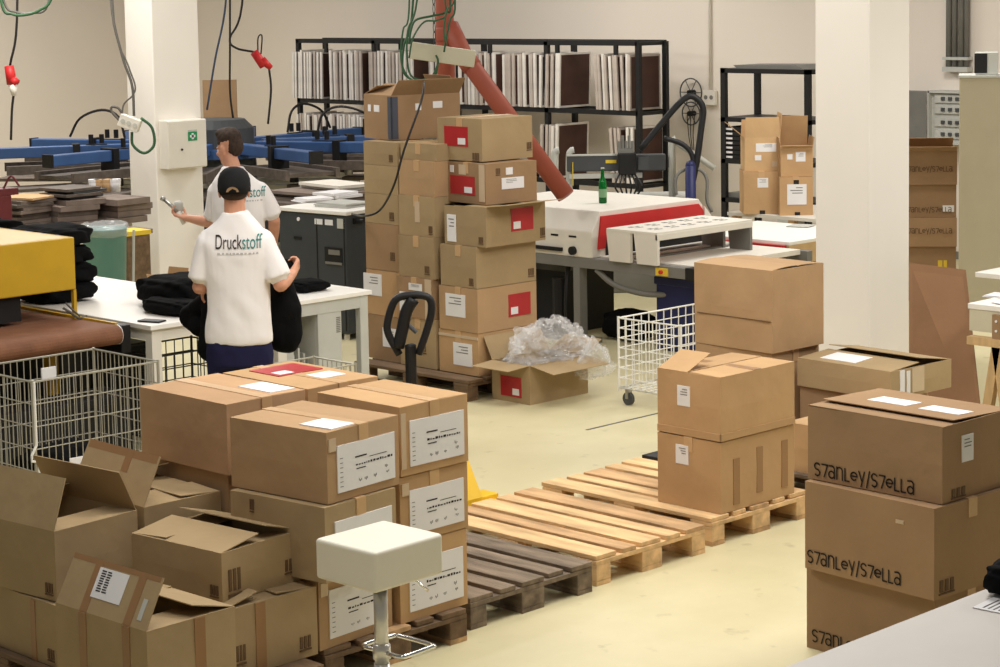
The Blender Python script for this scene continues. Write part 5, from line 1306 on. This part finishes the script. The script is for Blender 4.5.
def person(label, loc, rz, J):
    t = thing('person', label, 'person', loc, rz)
    b = MB()
    hM = head(b, J['head'], J['yaw'], J.get('pitch', 0))
    nk = Vector(J['neck']); hc = Vector(J['head'])
    b.cone(hc + Vector((0, -.02, -.06)), .056, nk, .06, 14)
    b.cone(nk, .06, nk + Vector((0, .0, -.08)), .066, 14)
    for s in 'LR':
        sh, el, wr = (Vector(J[k + s]) for k in ('sh', 'el', 'wr'))
        b.cone(sh.lerp(el, .06), .044, sh.lerp(el, .5), .045, 12); b.cone(sh.lerp(el, .5), .045, el, .04, 12)
        b.cone(el, .042, el.lerp(wr, .35), .041, 12); b.cone(el.lerp(wr, .35), .041, wr, .026, 12)
        hand(b, wr, J['hf' + s], J['hn' + s], 1 if s == 'L' else -1, J.get('curl' + s, 40))
    T = J['torso']     # (z, rx, ry, cx, cy) of the bare trunk
    loft(b, T)
    for s in (-1, 1):
        b.cone((s * .09, 0, .90), .088, (s * .10, .01, .52), .058, 12); b.cone((s * .10, .01, .52), .056, (s * .105, -.01, .1), .042, 12)
    body = solid('body', b, SKIN, t, .006, 3)
    # eyes
    for s in (-1, 1):
        mb = MB(); mb.ball(hM @ Vector((s * .03, .083, -.004)), (.011, .009, .008), 10, 6); obj('eye', mb, PAPER, t, smooth=True)
    # shirt
    m_ = MB(); loft(m_, J['shirt'])
    for s in 'LR':
        sh, el = Vector(J['sh' + s]), Vector(J['el' + s]); q = sh.lerp(el, J.get('sleeve', .84))
        m_.cone(sh + Vector((0, 0, .0)), .057, sh.lerp(q, .9), .06, 14); m_.cyl(sh, q, .062, .071, 16)
    sh_o = solid('t_shirt', m_, SHIRT, t, .009, 5, J.get('fold', .013), 5, J['seed'])
    # trousers
    m_ = MB(); loft(m_, [(.80, .175, .125, 0, 0), (.9, .18, .128, 0, 0), (1.0, .165, .115, 0, 0), (1.04, .158, .11, 0, 0)])
    for s in (-1, 1):
        m_.cone((s * .09, 0, .86), .1, (s * .10, .01, .52), .078, 14); m_.cyl((s * .10, .01, .55), (s * .105, -.01, .07), .078, .07, 14)
    solid('trousers', m_, TROUSER, t, .012, 4, .006, 8, J['seed'] + 1)
    for s in (-1, 1):
        m_ = MB(); m_.cone((s * .108, -.05, .05), .045, (s * .115, .12, .04), .042, 12); m_.box(s * .11 - .045, -.1, 0, s * .11 + .045, .17, .03); solid('shoe', m_, DGREY, t, .01, 3)
    return t, sh_o, hM
trunk = lambda w, z0=0, cx_=0: [(.84 + z0, .15, .1, 0, 0), (.95 + z0, .15, .1, 0, 0), (1.1 + z0, .13, .085, cx_ * .4, 0), (1.3 + z0, .14, .085, cx_, 0), (1.42 + z0, .145, .085, cx_, 0), (1.48 + z0, .12 * w, .07, cx_, 0), (1.55 + z0, .06, .055, cx_, 0)]
J1 = dict(seed=1, head=(-.003, .005, 1.765), yaw=R(3), pitch=R(-8), neck=(.0, -.012, 1.62),
          shL=(-.148, 0, 1.495), elL=(-.208, .0, 1.235), wrL=(-.20, .23, 1.20), hfL=(.1, 1, -.25), hnL=(.6, 0, -1), curlL=45,
          shR=(.152, 0, 1.495), elR=(.238, -.03, 1.245), wrR=(.285, .17, 1.28), hfR=(.25, .8, .45), hnR=(-.8, .3, .2), curlR=55,
          torso=trunk(1),
          shirt=[(.925, .182, .128, .0, 0), (.96, .184, .13, .0, 0), (1.1, .172, .122, 0, 0), (1.25, .172, .12, 0, 0), (1.4, .18, .122, 0, 0), (1.48, .186, .112, 0, 0), (1.545, .162, .098, .0, 0), (1.595, .112, .086, .0, -.004), (1.625, .082, .078, .0, -.008), (1.648, .07, .072, 0, -.01)])
p1, s1, hM = person('person in a black cap and white printed T-shirt, seen from behind at the white table', (6.883, 9.081, 0), R(-45), J1)
shirt_print(s1, p1, .026, 1.455, .25, .076)
# cap
mb = MB()
bm = mb.bm
def cap_pts():
    rings = []
    for k, (z, s) in enumerate(((-.012, 1.0), (.02, 1.02), (.06, .98), (.09, .84), (.112, .58), (.122, .25))):
        rings.append([bm.verts.new(hM @ Vector((.085 * s * math.cos(a), -.008 + .112 * s * math.sin(a), z + (.012 if k == 0 and math.sin(a) > .3 else 0) - (.018 if k == 0 and math.sin(a) < -.5 else 0)))) for a in [2 * PI * i / 28 for i in range(28)]])
    for A, B in zip(rings, rings[1:]):
        for i in range(28): mb.face([A[i], A[(i + 1) % 28], B[(i + 1) % 28], B[i]])
    mb.face(rings[-1])
cap_pts()
cap = obj('cap', mb, CAP, p1, smooth=True)
sol = cap.modifiers.new('t', 'SOLIDIFY'); sol.thickness = .004; sol.offset = 1
mb = MB()
pr_ = [hM @ Vector((.075 * math.cos(a), .085 + .085 * math.sin(a), .012 - .015 * math.sin(a))) for a in [PI * i / 12 for i in range(13)]]
A = [mb.bm.verts.new(q) for q in pr_]; B = [mb.bm.verts.new(q + Vector((0, 0, .005))) for q in pr_]
mb.face(A[::-1]); mb.face(B)
for i in range(13): mb.face([A[i], A[(i + 1) % 13], B[(i + 1) % 13], B[i]])
obj('visor', mb, CAP, cap)
mb = MB(); pts = [Vector((.034 * math.cos(a), 0, .028 * math.sin(a))) for a in [PI * i / 10 for i in range(11)]]
q = [hM @ Vector((v.x, -.008 - .1165 * math.sqrt(max(0, 1 - (v.x / .09) ** 2)) - .004, -.018 + v.z)) for v in pts]
mb.poly(q); mb.poly([v + (hM.to_3x3() @ Vector((0, -.001, 0))) for v in q]); obj('strap_opening', mb, KRAFT_R, cap)
mb = MB(); mb.ball(hM @ Vector((0, -.022, -.012)), (.078, .09, .052), 18, 10); solid('hair', mb, HAIR, p1, .008, 2)
# black garments held by the man in the cap
random.seed(5)
mb = MB(); 
M = Matrix.Translation((6.883, 9.081, 0)) @ Matrix.Rotation(R(-45), 4, 'Z')
mb.cone(M @ Vector((.19, .26, 1.26)), .07, M @ Vector((.22, .24, 1.05)), .11, 14); mb.cone(M @ Vector((.22, .24, 1.05)), .11, M @ Vector((.22, .24, .92)), .105, 14); mb.cone(M @ Vector((.24, .26, 1.30)), .05, M @ Vector((.10, .3, 1.2)), .07, 12)
g = solid('black_shirt', mb, BLACKCLOTH, None, .012, 5, .014, 8, 3); tag(g, 'black shirt hanging from the right hand of the man in the cap', 'shirt')
mb = MB()
mb.cone(M @ Vector((-.19, .42, 1.12)), .07, M @ Vector((-.2, .36, .84)), .09, 14); mb.cone(M @ Vector((-.2, .36, .84)), .09, M @ Vector((-.13, .3, .78)), .07, 12); mb.cone(M @ Vector((-.19, .42, 1.12)), .06, M @ Vector((-.36, .62, .98)), .07, 12); mb.cone(M @ Vector((-.36, .62, .98)), .07, M @ Vector((-.3, .5, .93)), .06)
g = solid('black_shirt', mb, BLACKCLOTH, None, .012, 5, .014, 8, 6); tag(g, 'black shirt held over the table edge in the capped man\'s left hand', 'shirt')
# second man
J2 = dict(seed=4, head=(-.055, .03, 1.755), yaw=R(52), pitch=R(-8), neck=(-.03, 0, 1.60),
          shL=(-.155, .02, 1.465), elL=(-.2, .08, 1.225), wrL=(-.40, .22, 1.245), hfL=(-.85, .35, .3), hnL=(.2, -.3, 1), curlL=42,
          shR=(.155, 0, 1.465), elR=(.245, .03, 1.24), wrR=(.22, .19, 1.06), hfR=(0, .6, -.7), hnR=(-1, 0, 0), curlR=25, sleeve=.84,
          torso=trunk(1.1),
          shirt=[(.90, .19, .135, .0, 0), (1.1, .185, .13, 0, 0), (1.25, .182, .13, 0, 0), (1.38, .185, .13, 0, 0), (1.46, .185, .118, 0, 0), (1.52, .165, .1, -.01, 0), (1.57, .115, .088, -.02, 0), (1.60, .085, .078, -.028, 0), (1.625, .072, .074, -.03, 0)])
p2, s2, hM2 = person('person with short dark hair and white T-shirt holding a silver spray gun, looking left', (8.885, 11.685, 0), R(-45), J2)
shirt_print(s2, p2, .075, 1.42, .25, .07)
# short hair with faded sides
mb = MB()
def HE(p, r): bmesh.ops.create_uvsphere(mb.bm, u_segments=18, v_segments=12, radius=1, matrix=hM2 @ Matrix.Translation(p) @ Matrix.Diagonal((r[0], r[1], r[2], 1)))
HE((0, -.012, .066), (.0775, .099, .082)); HE((0, .035, .108), (.06, .068, .042)); HE((0, -.055, .015), (.066, .06, .08)); HE((0, .01, .045), (.0775, .07, .045))
solid('hair', mb, HAIR, p2, .007, 2, .004, 40, 2)
# spray gun
w0 = Matrix.Translation((8.885, 11.685, 0)) @ Matrix.Rotation(R(-45), 4, 'Z')
h0 = w0 @ Vector((-.465, .245, 1.29))
t = thing('spray_gun', 'silver spray gun held up by the dark haired man before the left pillar', 'tool', h0)
Rg = Matrix.Rotation(R(-45), 3, 'Z')
V_ = lambda x, y, z: Rg @ Vector((x, y, z))
mb = MB(); mb.cyl(V_(.0, 0, .0), V_(-.10, .02, .085), .018, .012, 12); mb.cyl(V_(-.1, .02, .085), V_(-.12, .024, .10), .017, .02, 12); obj('barrel', mb, STEEL, t, smooth=True)
mb = MB(); mb.cyl(V_(0, 0, .0), V_(.04, 0, -.09), .019, .016, 12); obj('grip', mb, OFFW, t, smooth=True)
mb = MB(); mb.lathe([(.02, -.02), (.034, .0), (.034, .05), (.02, .065)], 16, V_(.0, .02, .01)); obj('cup', mb, LGREY, t, smooth=True)
